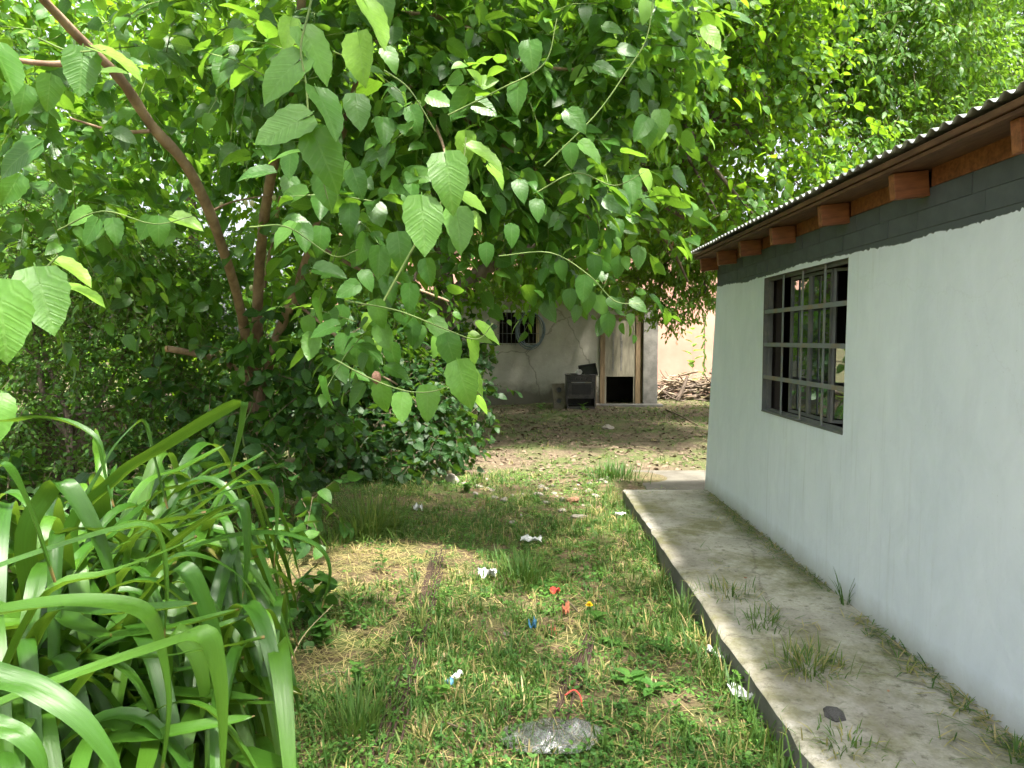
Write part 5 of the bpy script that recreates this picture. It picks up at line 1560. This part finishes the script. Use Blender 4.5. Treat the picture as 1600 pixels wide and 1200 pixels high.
def build_grass():
    g = RNG
    P, H, L, T = [], [], [], []
    for (y0, y1, dens) in ((2.3, 4.2, 760), (4.2, 6.2, 480), (6.2, 8.6, 280), (8.6, 12, 110), (12, 19.5, 70)):
        x0, x1 = -0.82 * y1 * 0.62 - 0.2, (1.03 if y0 < 7 else 5.6)
        area = (x1 - x0) * (y1 - y0)
        n = int(area * dens)
        X = g.uniform(x0, x1, n); Y = g.uniform(y0, y1, n)
        for x, y in zip(X, Y):
            if x > 1.0 and y < 7.05 or (1.35 < x < 2.6 and 7.35 < y < 8.5) or (x > 1.85 and y < 7.1):
                continue
            q = mnoise.noise((x * 1.1, y * 1.1, 2.0)) + 0.5 * mnoise.noise((x * 3.2, y * 3.2, 4.0))
            bb = bare(x, y)
            keep = 0.66 + 0.95 * q
            if y > 8.4:
                keep = 0.1 + 1.3 * max(0, mnoise.noise((x * 0.8, y * 0.6, 9.0)) - 0.02) + (0.5 if x > 2.6 and y > 13 else 0)
            if bb > 0.1:
                keep *= max(0.06, 0.55 - bb * 0.8)
            near_path = max(0, 1 - (1.03 - x) / 0.22) if x < 1.03 and y < 7.2 else 0
            keep += 0.6 * near_path
            if g.random() > keep:
                continue
            k = int(g.integers(4, 12))
            hh = g.uniform(0.025, 0.08) * (1 + 1.3 * near_path) * (1.25 if q > 0.35 else 1) * (0.8 if y > 8.4 else 1)
            lay = g.random() < 0.45
            base_t = g.uniform(0.42, 0.92)
            if g.random() < (0.12 + 0.5 * max(0, bb)):
                base_t = g.uniform(0.02, 0.35)
            for _ in range(k):
                P.append((x + g.normal() * 0.022, y + g.normal() * 0.022, 0))
                H.append(hh * g.uniform(0.55, 1.6))
                L.append(g.uniform(1.0, 1.5) if lay else abs(g.normal()) * 0.55 + 0.1)
                T.append(np.clip(base_t + g.normal() * 0.08, 0, 1) if g.random() > 0.07 else g.uniform(0, 0.35))
    P = np.array(P)
    P[:, 2] = [gz(x, y) - 0.004 for x, y, _ in P]
    blades('grass', 'short trampled green grass growing through the yard soil', P, np.array(H), np.array(L), np.array(T), 0.0032)
    # dry straw lying about
    n = 46000
    X = g.uniform(-2.6, 1.0, n); Y = 2.4 + 6.2 * g.random(n) ** 1.2
    w = np.array([0.07 + 0.95 * max(0, bare(x, y)) + 0.15 * max(0, mnoise.noise((x * 1.3, y * 1.3, 7.0))) for x, y in zip(X, Y)])
    k = g.random(n) < w
    X, Y = X[k], Y[k]
    P = np.stack([X, Y, [gz(x, y) + g.uniform(0.002, 0.02) for x, y in zip(X, Y)]], 1)
    o = blades('straw', 'dry straw coloured cut grass strewn over the bare patches', P, g.uniform(0.04, 0.14, len(P)), g.uniform(1.35, 1.62, len(P)), g.uniform(0.0, 0.33, len(P)), 0.0017, curl=0.06, base=0.95)
    # low broad-leaved weeds among the grass
    n = 7000
    X = g.uniform(-2.4, 1.02, n); Y = 2.4 + 6.0 * g.random(n) ** 1.3
    keep = np.array([mnoise.noise((x * 1.7, y * 1.7, 12.0)) + 0.15 - 0.5 * max(0, bare(x, y)) > g.uniform(-0.3, 0.5) for x, y in zip(X, Y)])
    X, Y = X[keep], Y[keep]
    pos, D, Nn, S, T = [], [], [], [], []
    for x, y in zip(X, Y):
        m = int(g.integers(4, 9)); s0 = g.uniform(0.010, 0.03); t0 = g.uniform(0.15, 0.9); hz = g.uniform(0.01, 0.06)
        for j in range(m):
            a = g.uniform(0, 6.283)
            pos.append((x + 0.012 * math.cos(a), y + 0.012 * math.sin(a), gz(x, y) + hz * g.uniform(0.4, 1.1)))
            D.append((math.cos(a), math.sin(a), g.uniform(-0.1, 0.6))); Nn.append((g.normal() * .3, g.normal() * .3, 1)); S.append(s0 * g.uniform(.7, 1.3)); T.append(np.clip(t0 + g.normal() * .1, 0, 1))
    me = leaf_cloud('ground_cover', SH_SMALL_LOW, np.array(pos), frames(np.array(D), np.array(Nn)), np.array(S), np.array(T))
    tag(link('ground_cover', me, 'weed_leaf'), 'low leafy ground cover weeds scattered through the grass', 'weeds', kind='stuff')
    # fallen leaves under the big tree
    n = 13000
    X = g.uniform(-2.5, 5.6, n); Y = g.uniform(7.6, 18.6, n)
    ok = np.array([mnoise.noise((x * .9, y * .9, 3.0)) + 0.35 + 0.2 * (y > 8.6) > g.uniform(0, .8) and not (1.3 < x < 2.7 and 7.3 < y < 8.6) for x, y in zip(X, Y)])
    X, Y = X[ok], Y[ok]
    n = len(X)
    a = g.uniform(0, 6.283, n)
    pos = np.stack([X, Y, [gz(x, y) + 0.008 for x, y in zip(X, Y)]], 1)
    me = leaf_cloud('leaf_litter', SH_SMALL_LOW, pos, frames(np.stack([np.cos(a), np.sin(a), g.uniform(-.1, .35, n)], 1), np.stack([g.normal(size=n) * .5, g.normal(size=n) * .5, np.ones(n)], 1)), g.uniform(.035, .085, n), g.random(n))
    tag(link('leaf_litter', me, 'dead_leaf'), 'brown fallen leaves covering the shaded yard before the shed', 'leaf litter', kind='stuff')
    # debris swept along the wall and clippings on the path
    n = 2600
    Y = g.uniform(2.0, 7.0, n); X = np.where(g.random(n) < .5, 1.86 - np.abs(g.normal(size=n)) * .06, g.uniform(1.07, 1.86, n))
    ok = np.array([mnoise.noise((x * 2.1, y * 1.2, 8)) > (-0.3 if x > 1.72 else 0.22) for x, y in zip(X, Y)])
    P = np.stack([X, Y, np.full(n, PATH_Z + 0.006)], 1)[ok]
    blades('clippings', 'grass clippings scattered on the concrete path and swept along its wall', P, g.uniform(.03, .13, len(P)), g.uniform(1.3, 1.56, len(P)), np.where(g.random(len(P)) < .45, g.uniform(0, .3, len(P)), g.uniform(.55, 1, len(P))), 0.0022, curl=0.06, base=0.95)


build_grass()


def tuft(name, label, x, y, z, n, h, spread, tint, seed, lean=0.55, width=0.003, cat='grass tuft', group=None, rad=0.05, base=0.45):
    g = np.random.default_rng(seed)
    P = np.stack([x + g.normal(size=n) * rad, y + g.normal(size=n) * rad, np.full(n, z)], 1)
    az = np.arctan2(P[:, 1] - y, P[:, 0] - x) + g.normal(size=n) * 0.6
    o = blades(name, None, P, h * g.uniform(.5, 1.2, n), np.abs(g.normal(size=n)) * lean + .12, np.clip(g.uniform(tint[0], tint[1], n), 0, 1), width, az=az, base=base)
    return tag(o, label, cat, group)


p = on_ground(575, 838)
tuft('grass_clump', 'long fine grass clump fanning out below the dark climber', p.x, p.y, p.z, 480, 0.48, 0, (.36, .66), 3, 0.8, 0.0028, rad=0.11)
p = on_ground(515, 855)
tuft('grass_clump', 'small bright grass clump next to the straw patch', p.x, p.y, p.z, 130, 0.22, 0, (.4, .7), 4, 0.85, 0.003, rad=0.07)
p = on_ground(960, 752)
tuft('grass_clump', 'dark grass clump at the far outer corner of the path', p.x, p.y, p.z, 260, 0.20, 0, (.7, 1), 5, 0.6, 0.004, rad=0.14)
p = on_ground(815, 905)
tuft('grass_clump', 'lush grass clump beside the red plastic scrap', p.x, p.y, p.z, 240, 0.19, 0, (.42, .85), 6, 0.6, 0.0034, rad=0.10)
p = on_ground(560, 1160)
tuft('grass_clump', 'upright grass clump at the near end of the rusty rods', p.x, p.y, p.z, 150, 0.20, 0, (.45, .8), 7, 0.45, 0.003, rad=0.06)


def path_pt(px, py):
    d = ray(px, py)
    return CAM + d * ((PATH_Z - CAM.z) / d.z)


for k, (px, py, n, h, lab) in enumerate([(1140, 928, 110, .09, 'half dry grass tuft on the path edge furthest along'), (1190, 975, 90, .08, 'small green grass tuft in the path crack'), (1260, 1045, 240, .11, 'largest grass tuft growing through the path'),
                                         (1315, 1042, 26, .07, 'tiny grass sprig on the bare middle of the path'), (1320, 1165, 120, .06, 'flattened dry grass tuft beside the dark stone on the path'), (1585, 1178, 60, .07, 'green grass tuft where path meets the white wall'), (1415, 1052, 16, .08, 'lone grass sprig between tufts and wall on the path')]):
    q = path_pt(px, py)
    tuft('grass_tuft', lab, q.x, q.y, PATH_Z, n, h, 0, (.1, .85) if k != 1 else (.4, .8), 20 + k, 0.75, 0.0024, rad=(0.07 if n > 80 else 0.03) if n > 50 else 0.01, base=0.9)
q = path_pt(1340, 945)
tuft('grass_tuft', 'tall thin weedy grass sprig against the foot of the white wall', 1.845, q.y, PATH_Z, 14, .22, 0, (.6, .9), 40, 0.25, 0.003, rad=0.02)


# ------------------------------------------------------------------ weeds with their own leaves
def weed(name, label, p, n, size, height, tint, seed, flower=False, mesh_i=0, stems=1, spread=0.05):
    w = thing(name, label, 'weed', p)
    rs = random.Random(seed)
    vs, tints = VAR_WEED
    for s in range(stems):
        off = Vector((rs.uniform(-spread, spread), rs.uniform(-spread, spread), 0)) if stems > 1 else Vector((0, 0, 0))
        topp = Vector(p) + off + Vector((rs.uniform(-.03, .03), rs.uniform(-.03, .03), height * rs.uniform(.75, 1.1)))
        if height > 0.03:
            limb('stem', 'green_stem', w, [Vector(p) + off * 0.4 - Vector((0, 0, .01)), (Vector(p) + off + topp) / 2, topp], [.003, .0025, .0015], 5, 3, 0.02)
        for k in range(n):
            f = (k + 1) / n
            a = k * 2.4 + rs.uniform(-.3, .3)
            base = (Vector(p) + off * 0.6).lerp(topp, f if height > 0.03 else 0.3)
            d = Vector((math.cos(a), math.sin(a), rs.uniform(0.1, 0.7)))
            S = size * rs.uniform(.7, 1.2)
            M = Matrix(frames(np.array([d[:]]), np.array([[0, 0, 1.0]]))[0].tolist()).to_4x4() @ Matrix.Scale(S, 4)
            M.translation = base - Vector(p) + d.normalized() * S * 0.12
            o = bpy.data.objects.new('leaf', vs[mesh_i][int(np.argmin(abs(np.array(tints) - (tint + rs.uniform(-.15, .15)))))])
            COL.objects.link(o)
            o.parent = w
            o.matrix_basis = M
    if flower:
        ft = Vector(p) + Vector((-0.02, -0.04, 0.11))
        limb('stem', 'green_stem', w, [Vector(p), Vector(p) + Vector((-.01, -.01, .06)), ft], [.0025, .002, .002], 5, 3, 0.02)
        V, F = [], []
        for r in range(3):
            for k in range(16):
                a = k * 2 * math.pi / 16 + r * .2
                rad = .022 - .006 * r
                c = ft + Vector((0, 0, .002 + .004 * r))
                e = c + Vector((math.cos(a) * rad, math.sin(a) * rad * .9, .004 + .004 * r))
                sd = Vector((-math.sin(a), math.cos(a), 0)) * .0035
                b0 = len(V)
                V += [c - sd * .5, c + sd * .5, e + sd, e - sd]
                F.append((b0, b0 + 1, b0 + 2, b0 + 3))
        MB().add(V, F).build('flower_head', 'petal_yellow', w)
    return w


weed('dandelion', 'dandelion with one yellow flower head in the grass', on_ground(925, 968), 9, .10, 0.02, .6, 1, True)
WEEDS = [
    ((848, 918), 'broad leaved dock plant growing by the red plastic scrap', 8, .11, .03, .6, 1, 0, 1), ((540, 985), 'sprawling green weed in the straw patch near the lily', 9, .045, .16, .4, 2, 0, 3),
    ((565, 1090), 'bushy bright weed left of the rusty rods', 10, .034, .13, .65, 3, 1, 4), ((600, 905), 'slender upright weed in the middle of the straw patch', 12, .05, .22, .3, 4, 0, 1), ((680, 1120), 'light green seedling right of the rusty rods', 6, .035, .07, .9, 5, 1, 2),
    ((960, 1010), 'leafy weed beside the rod bundle under the dandelion', 8, .07, .03, .6, 6, 0, 1), ((1035, 1010), 'rosette weed half way to the path edge', 8, .07, .03, .5, 7, 0, 1), ((1000, 1085), 'pale silvery thistle like weed near the plastic bag', 10, .075, .05, .5, 8, 0, 2),
    ((730, 770), 'leafy weed in front of the pale boulder', 9, .06, .10, .5, 9, 1, 3), ((1160, 1075), 'small upright weed at the foot of the path edge', 8, .05, .10, .85, 10, 0, 2), ((505, 1010), 'trailing weed beside the lily clump', 9, .05, .12, .5, 11, 1, 3),
    ((845, 640), 'small seedling by the shed wall left of the speaker', 6, .13, .16, .8, 12, 1, 1), ((912, 645), 'small seedling sprouting in front of the stove', 6, .13, .14, .8, 13, 1, 1)]
for (px, lab, n, s, h, tn, sd, mi, st) in WEEDS:
    weed('weed', lab, on_ground(*px), n, s, h, tn, sd, False, mi, st)
# tall weeds and a trailing vine before the pink wall
weed('tall_weed', 'tall leafy weed in front of the pink wall', Vector((4.75, 19.3, 0.0)), 16, .34, 1.9, .9, 14, False, 0, 1)
weed('tall_weed', 'bright green weed by the roof building corner at the heap', Vector((5.25, 18.0, 0.0)), 12, .32, 1.1, .9, 15, False, 1, 1)
vine = thing('hanging_vine', 'thin vine hanging down before the pink wall', 'climber', (5.05, 19.4, 0.3))
limb('stem', 'twig_brown', vine, [Vector((5.05, 19.4, 0.3)), Vector((5.08, 19.4, 1.2)), Vector((5.02, 19.35, 2.2)), Vector((4.7, 19.0, 3.2)), Vector((4.2, 17.5, 3.6))], [.012, .012, .012], 5, 5)
for k in range(26):
    z = 0.6 + k * 0.07
    d = Vector((random.uniform(-1, 1), -.4, -.9))
    M = Matrix(frames(np.array([d[:]]), np.array([[0, -1.0, .3]]))[0].tolist()).to_4x4() @ Matrix.Scale(.13, 4)
    M.translation = Vector((5.05 + 0.02 * math.sin(k), 19.38, z)) - vine.location
    o = bpy.data.objects.new('leaf', VAR_FINE[0][0][k % 3]); COL.objects.link(o); o.parent = vine; o.matrix_basis = M


# ------------------------------------------------------------------ stones, rods, litter
def stone_mesh(seed, mat):
    bm = bmesh.new()
    bmesh.ops.create_icosphere(bm, subdivisions=2, radius=1)
    for v in bm.verts:
        q = v.co.copy()
        v.co *= 1 + 0.38 * mnoise.noise(q * 1.3 + Vector((seed * 7.1, 0, 0))) + 0.16 * mnoise.noise(q * 3.1 + Vector((0, seed * 3.3, 0)))
    me = bpy.data.meshes.new('stone')
    bm.to_mesh(me); bm.free()
    me.materials.append(MAT[mat])
    return me


ST = [stone_mesh(k, 'stone_pale' if k != 3 else 'brick_broken') for k in range(6)]


def stone(px, py, wpx, me, label, group=None, p=None, hfac=0.6, name='stone'):
    p = p or on_ground(px, py)
    o = bpy.data.objects.new(name, me)
    COL.objects.link(o)
    s = wpx * p.y / FPX / 2
    o.scale = (s, s * random.uniform(.6, .9), s * hfac)
    o.location = p + Vector((0, 0, s * hfac * 0.35))
    o.rotation_euler = (random.uniform(-.2, .2), random.uniform(-.2, .2), random.uniform(0, 6.28))
    tag(o, label, 'stone', group)


stone(707, 752, 22, ST[0], 'pale boulder at the edge of the dark climber', hfac=1.1)
stone(726, 757, 12, ST[1], 'rounded pale stone right beside the pale boulder', hfac=.8)
stone(895, 782, 22, ST[3], 'reddish broken brick in the rubble strip', hfac=.6)
stone(878, 793, 20, ST[2], 'flat whitish stone in front of the broken brick', hfac=.4)
stone(905, 803, 24, ST[4], 'large flat pale stone at the near side of the rubble strip', hfac=.4)
stone(800, 812, 16, ST[5], 'lone flat stone in the grass short of the rubble strip', hfac=.4)
rs = random.Random(9)
for k in range(34):
    px = rs.uniform(740, 965)
    py = rs.gauss(768, 13) - (px - 850) * 0.03
    stone(px, py, rs.uniform(5, 15), ST[rs.choice([0, 1, 2, 4, 5])], 'small pale stone in the rubble strip across the yard', 'small stones in the rubble strip', hfac=rs.uniform(.4, .7))
for k, (px, py, w, lab) in enumerate([(792, 990, 14, 'small whitish pebble in the grass behind the blue cap'), (950, 670, 20, 'pale flat stone in the leaf litter before the stove'), (1190, 1120, 16, 'yellowish stone against the foot of the path edge')]):
    stone(px, py, w, ST[k], lab, hfac=.5)
q = path_pt(1303, 1118)
stone(0, 0, 42, stone_mesh(11, 'stone_dark'), 'dark flat stone lying on the concrete path', p=q, hfac=.35, name='dark_stone')
for k, (px, py) in enumerate([(1440, 1070), (1395, 1076), (1375, 1078), (1388, 1080), (1445, 1087), (1520, 1135), (1130, 860), (1180, 835), (1150, 893), (1165, 903), (1240, 978), (1415, 1030), (1385, 1135), (1500, 1110)]):
    stone(0, 0, 7, ST[k % 6], 'tiny white paint chip on the concrete path', 'paint chips on the path', p=path_pt(px, py), hfac=.35, name='paint_chip')


def build_rods():
    rs = random.Random(12)
    for (bundle, n, pa, pb, lab, grp) in ((0, 11, (608, 1190), (690, 872), 'rusty steel rod in the long bundle beside the straw patch', 'long bundle of rusty rods'), (1, 10, (885, 1125), (925, 985), 'rusty steel rod in the bundle running under the clear bag', 'rusty rods behind the clear bag')):
        a, b_ = on_ground(*pa), on_ground(*pb)
        d = (b_ - a).normalized()
        side = Vector((d.y, -d.x, 0))
        for k in range(n):
            off = side * ((k - n / 2) * 0.0105 + rs.uniform(-.008, .008))
            L0, L1 = rs.uniform(-.3, .35), rs.uniform(-.45, .15)
            pts = []
            for t in np.linspace(0, 1, 9):
                q = (a + d * L0).lerp(b_ + d * L1, t) + off * (1 + .12 * math.sin(t * 3 + k)) + side * .003 * math.sin(5 * t + k * 1.3)
                pts.append((q.x, q.y, gz(q.x, q.y) + 0.009 + 0.007 * (k % 3)))
            o = MB().tube(pts, 0.0055, 7).build('steel_rod', 'rust_rod', None, 0, True)
            tag(o, lab, 'rod', grp)


build_rods()


def crumple(name, label, cat, px, py, w, h, mat, seed, lift=0.02, rough=0.6, n=13, p=None, rot=0.0):
    p = p or on_ground(px, py)
    w, h = w * 0.82, h * 0.82
    V, F = [], []
    for j in range(n):
        for i in range(n):
            u, v = i / (n - 1) - .5, j / (n - 1) - .5
            k = 1 + 0.3 * mnoise.noise((u * 2.3 + seed, v * 2.3, seed)) + 0.25 * mnoise.noise((u * 7 + seed, v * 7, seed + 4))
            z = lift * (0.5 + 1.1 * mnoise.noise((u * 2.6 + seed * 2, v * 2.6, 1.0)) + rough * mnoise.noise((u * 9, v * 9 + seed, 3.0)))
            V.append((u * w * k, v * h * k, max(0.004, z + 0.01)))
    F = [(j * n + i, j * n + i + 1, (j + 1) * n + i + 1, (j + 1) * n + i) for j in range(n - 1) for i in range(n - 1)]
    o = MB().add(V, F).build(name, mat)
    o.location = p + Vector((0, 0, 0.012))
    o.rotation_euler = (0, 0, rot)
    sm = o.modifiers.new('thickness', 'SOLIDIFY'); sm.thickness = 0.0008
    tag(o, label, cat)
    return o


crumple('paper_scrap', 'white crumpled paper scrap lying in the open grass middle', 'paper', 830, 850, .19, .08, 'paper_white', 1.0, .035)
crumple('paper_scrap', 'small white paper scrap at the tip of the long grass clump', 'paper', 653, 801, .10, .08, 'paper_white', 2.0, .05)
crumple('paper_scrap', 'grey white plastic wrapper near the lush grass clump', 'wrapper', 762, 908, .15, .12, 'paper_white', 3.0, .05)
crumple('paper_scrap', 'pale scrap by the far corner of the path', 'paper', 970, 806, .13, .07, 'paper_white', 4.0, .03)
crumple('paper_scrap', 'torn white paper leaning on the path edge, the further one', 'paper', 1118, 1028, .06, .14, 'paper_white', 5.0, .035, rot=.5)
crumple('paper_scrap', 'torn white paper strip at the path edge by the yellowish stone', 'paper', 1160, 1092, .06, .16, 'paper_white', 6.0, .035, rot=.5)
crumple('plastic_scrap', 'bright red plastic scrap behind the dandelion', 'plastic scrap', 867, 928, .075, .04, 'plastic_red', 8.0, .04)
crumple('plastic_scrap', 'orange red scrap between dandelion and blue cap', 'plastic scrap', 884, 961, .05, .045, 'plastic_orange', 9.0, .05)
crumple('dead_leaf', 'curled orange dry leaf near the blue cap', 'leaf', 865, 995, .035, .06, 'plastic_orange', 10.0, .03)
crumple('plastic_scrap', 'blue and clear bottle scrap in the grass', 'plastic scrap', 832, 985, .05, .04, 'plastic_blue', 11.0, .04)
crumple('cardboard_scrap', 'light tan husk on the ground right of the rods', 'husk', 690, 1045, .025, .16, 'pale_wood', 12.0, .02, rot=-.3)


def build_bits():
    # white and blue rolled carton
    c = thing('carton_tube', 'white rolled carton with a blue end in the grass', 'carton', on_ground(708, 1082))
    p = c.location
    a = p + Vector((-.022, -.035, .02)); b_ = p + Vector((.03, .05, .035))
    m = a.lerp(b_, .35)
    MB().tube([m, b_], 0.016, 12).build('tube_body', 'paper_white', c, 0, True)
    MB().tube([a, m - (b_ - a).normalized() * .001], [.021, .0165], 12).build('tube_end', 'plastic_blue', c, 0, True)
    # red string by the bag
    q = on_ground(898, 1118)
    o = MB().tube(catmull([q + Vector((-.04, .05, .03)), q + Vector((0, .06, .05)), q + Vector((.025, .03, .04)), q + Vector((.03, -.02, .02))], 5), .0035, 6).build('red_string', 'plastic_red', None, 0, True)
    tag(o, 'short red string curling behind the clear plastic bag', 'string')
    # clear plastic bag
    bp = on_ground(862, 1168)
    V, F = [], []
    n, mth = 40, 14
    for j in range(mth + 1):
        phi = j / mth
        for i in range(n):
            a = i * 2 * math.pi / n
            k = 1 + .16 * mnoise.noise((math.cos(a) * 1.6, math.sin(a) * 1.6, 3.0)) + .05 * mnoise.noise((math.cos(a) * 5, math.sin(a) * 5, 1))
            r = 1 - phi
            x, y = .215 * k * r * math.cos(a), .12 * k * r * math.sin(a)
            hgt = .034 * (1 - r ** 3)
            z = hgt + .030 * mnoise.noise((x * 9, y * 11, 2.0)) * (1 - r ** 4) + .018 * abs(mnoise.noise((x * 24, y * 26, 6.0))) * (1 - r ** 4)
            V.append((x, y, max(.004, z)))
    F = [(j * n + i, j * n + (i + 1) % n, (j + 1) * n + (i + 1) % n, (j + 1) * n + i) for j in range(mth) for i in range(n)]
    o = MB().add(V, F).build('plastic_bag', 'clear_film', None, 0, True)
    o.location = bp + Vector((0, 0, .015))
    o.rotation_euler = (0, 0, .1)
    tag(o, 'crumpled clear plastic bag lying in the near grass', 'bag')
    # sticks
    for (a, b2, r, lab) in [((485, 1070), (540, 1060), .006, 'short dark stick on the bare soil beside the lily'), ((630, 835), (700, 812), .005, 'thin reddish stick beyond the straw patch'), ((655, 1140), (770, 1190), .005, 'brown dry stalk at the near end of the rods'),
                            ((560, 870), (600, 845), .006, 'tan stalk lying at the foot of the long grass clump'), ((870, 935), (905, 960), .009, 'crooked brown stick between the red and orange scraps'), ((1040, 640), (1090, 668), .02, 'dark stick in the grass before the branch heap')]:
        A, B2 = on_ground(*a), on_ground(*b2)
        md = A.lerp(B2, .5) + Vector((0.01, 0.015, .02))
        o = MB().tube(catmull([A + Vector((0, 0, .015)), md + Vector((0, 0, .01)), B2 + Vector((0, 0, .02))], 4), [r, r * .8, r * .5], 6).build('stick', 'twig_brown', None, 0, True)
        tag(o, lab, 'stick')
    # bent dry stem beside the lily
    pts = [on_ground(420, 1215), at(440, 1080, 2.9), at(470, 1000, 3.2), at(520, 945, 3.6)]
    o = MB().tube(catmull(pts, 6), [.004, .003, .002], 5).build('bent_twig', 'pale_wood', None, 0, True)
    tag(o, 'thin dry bent twig leaning beside the lily clump', 'twig')


build_bits()
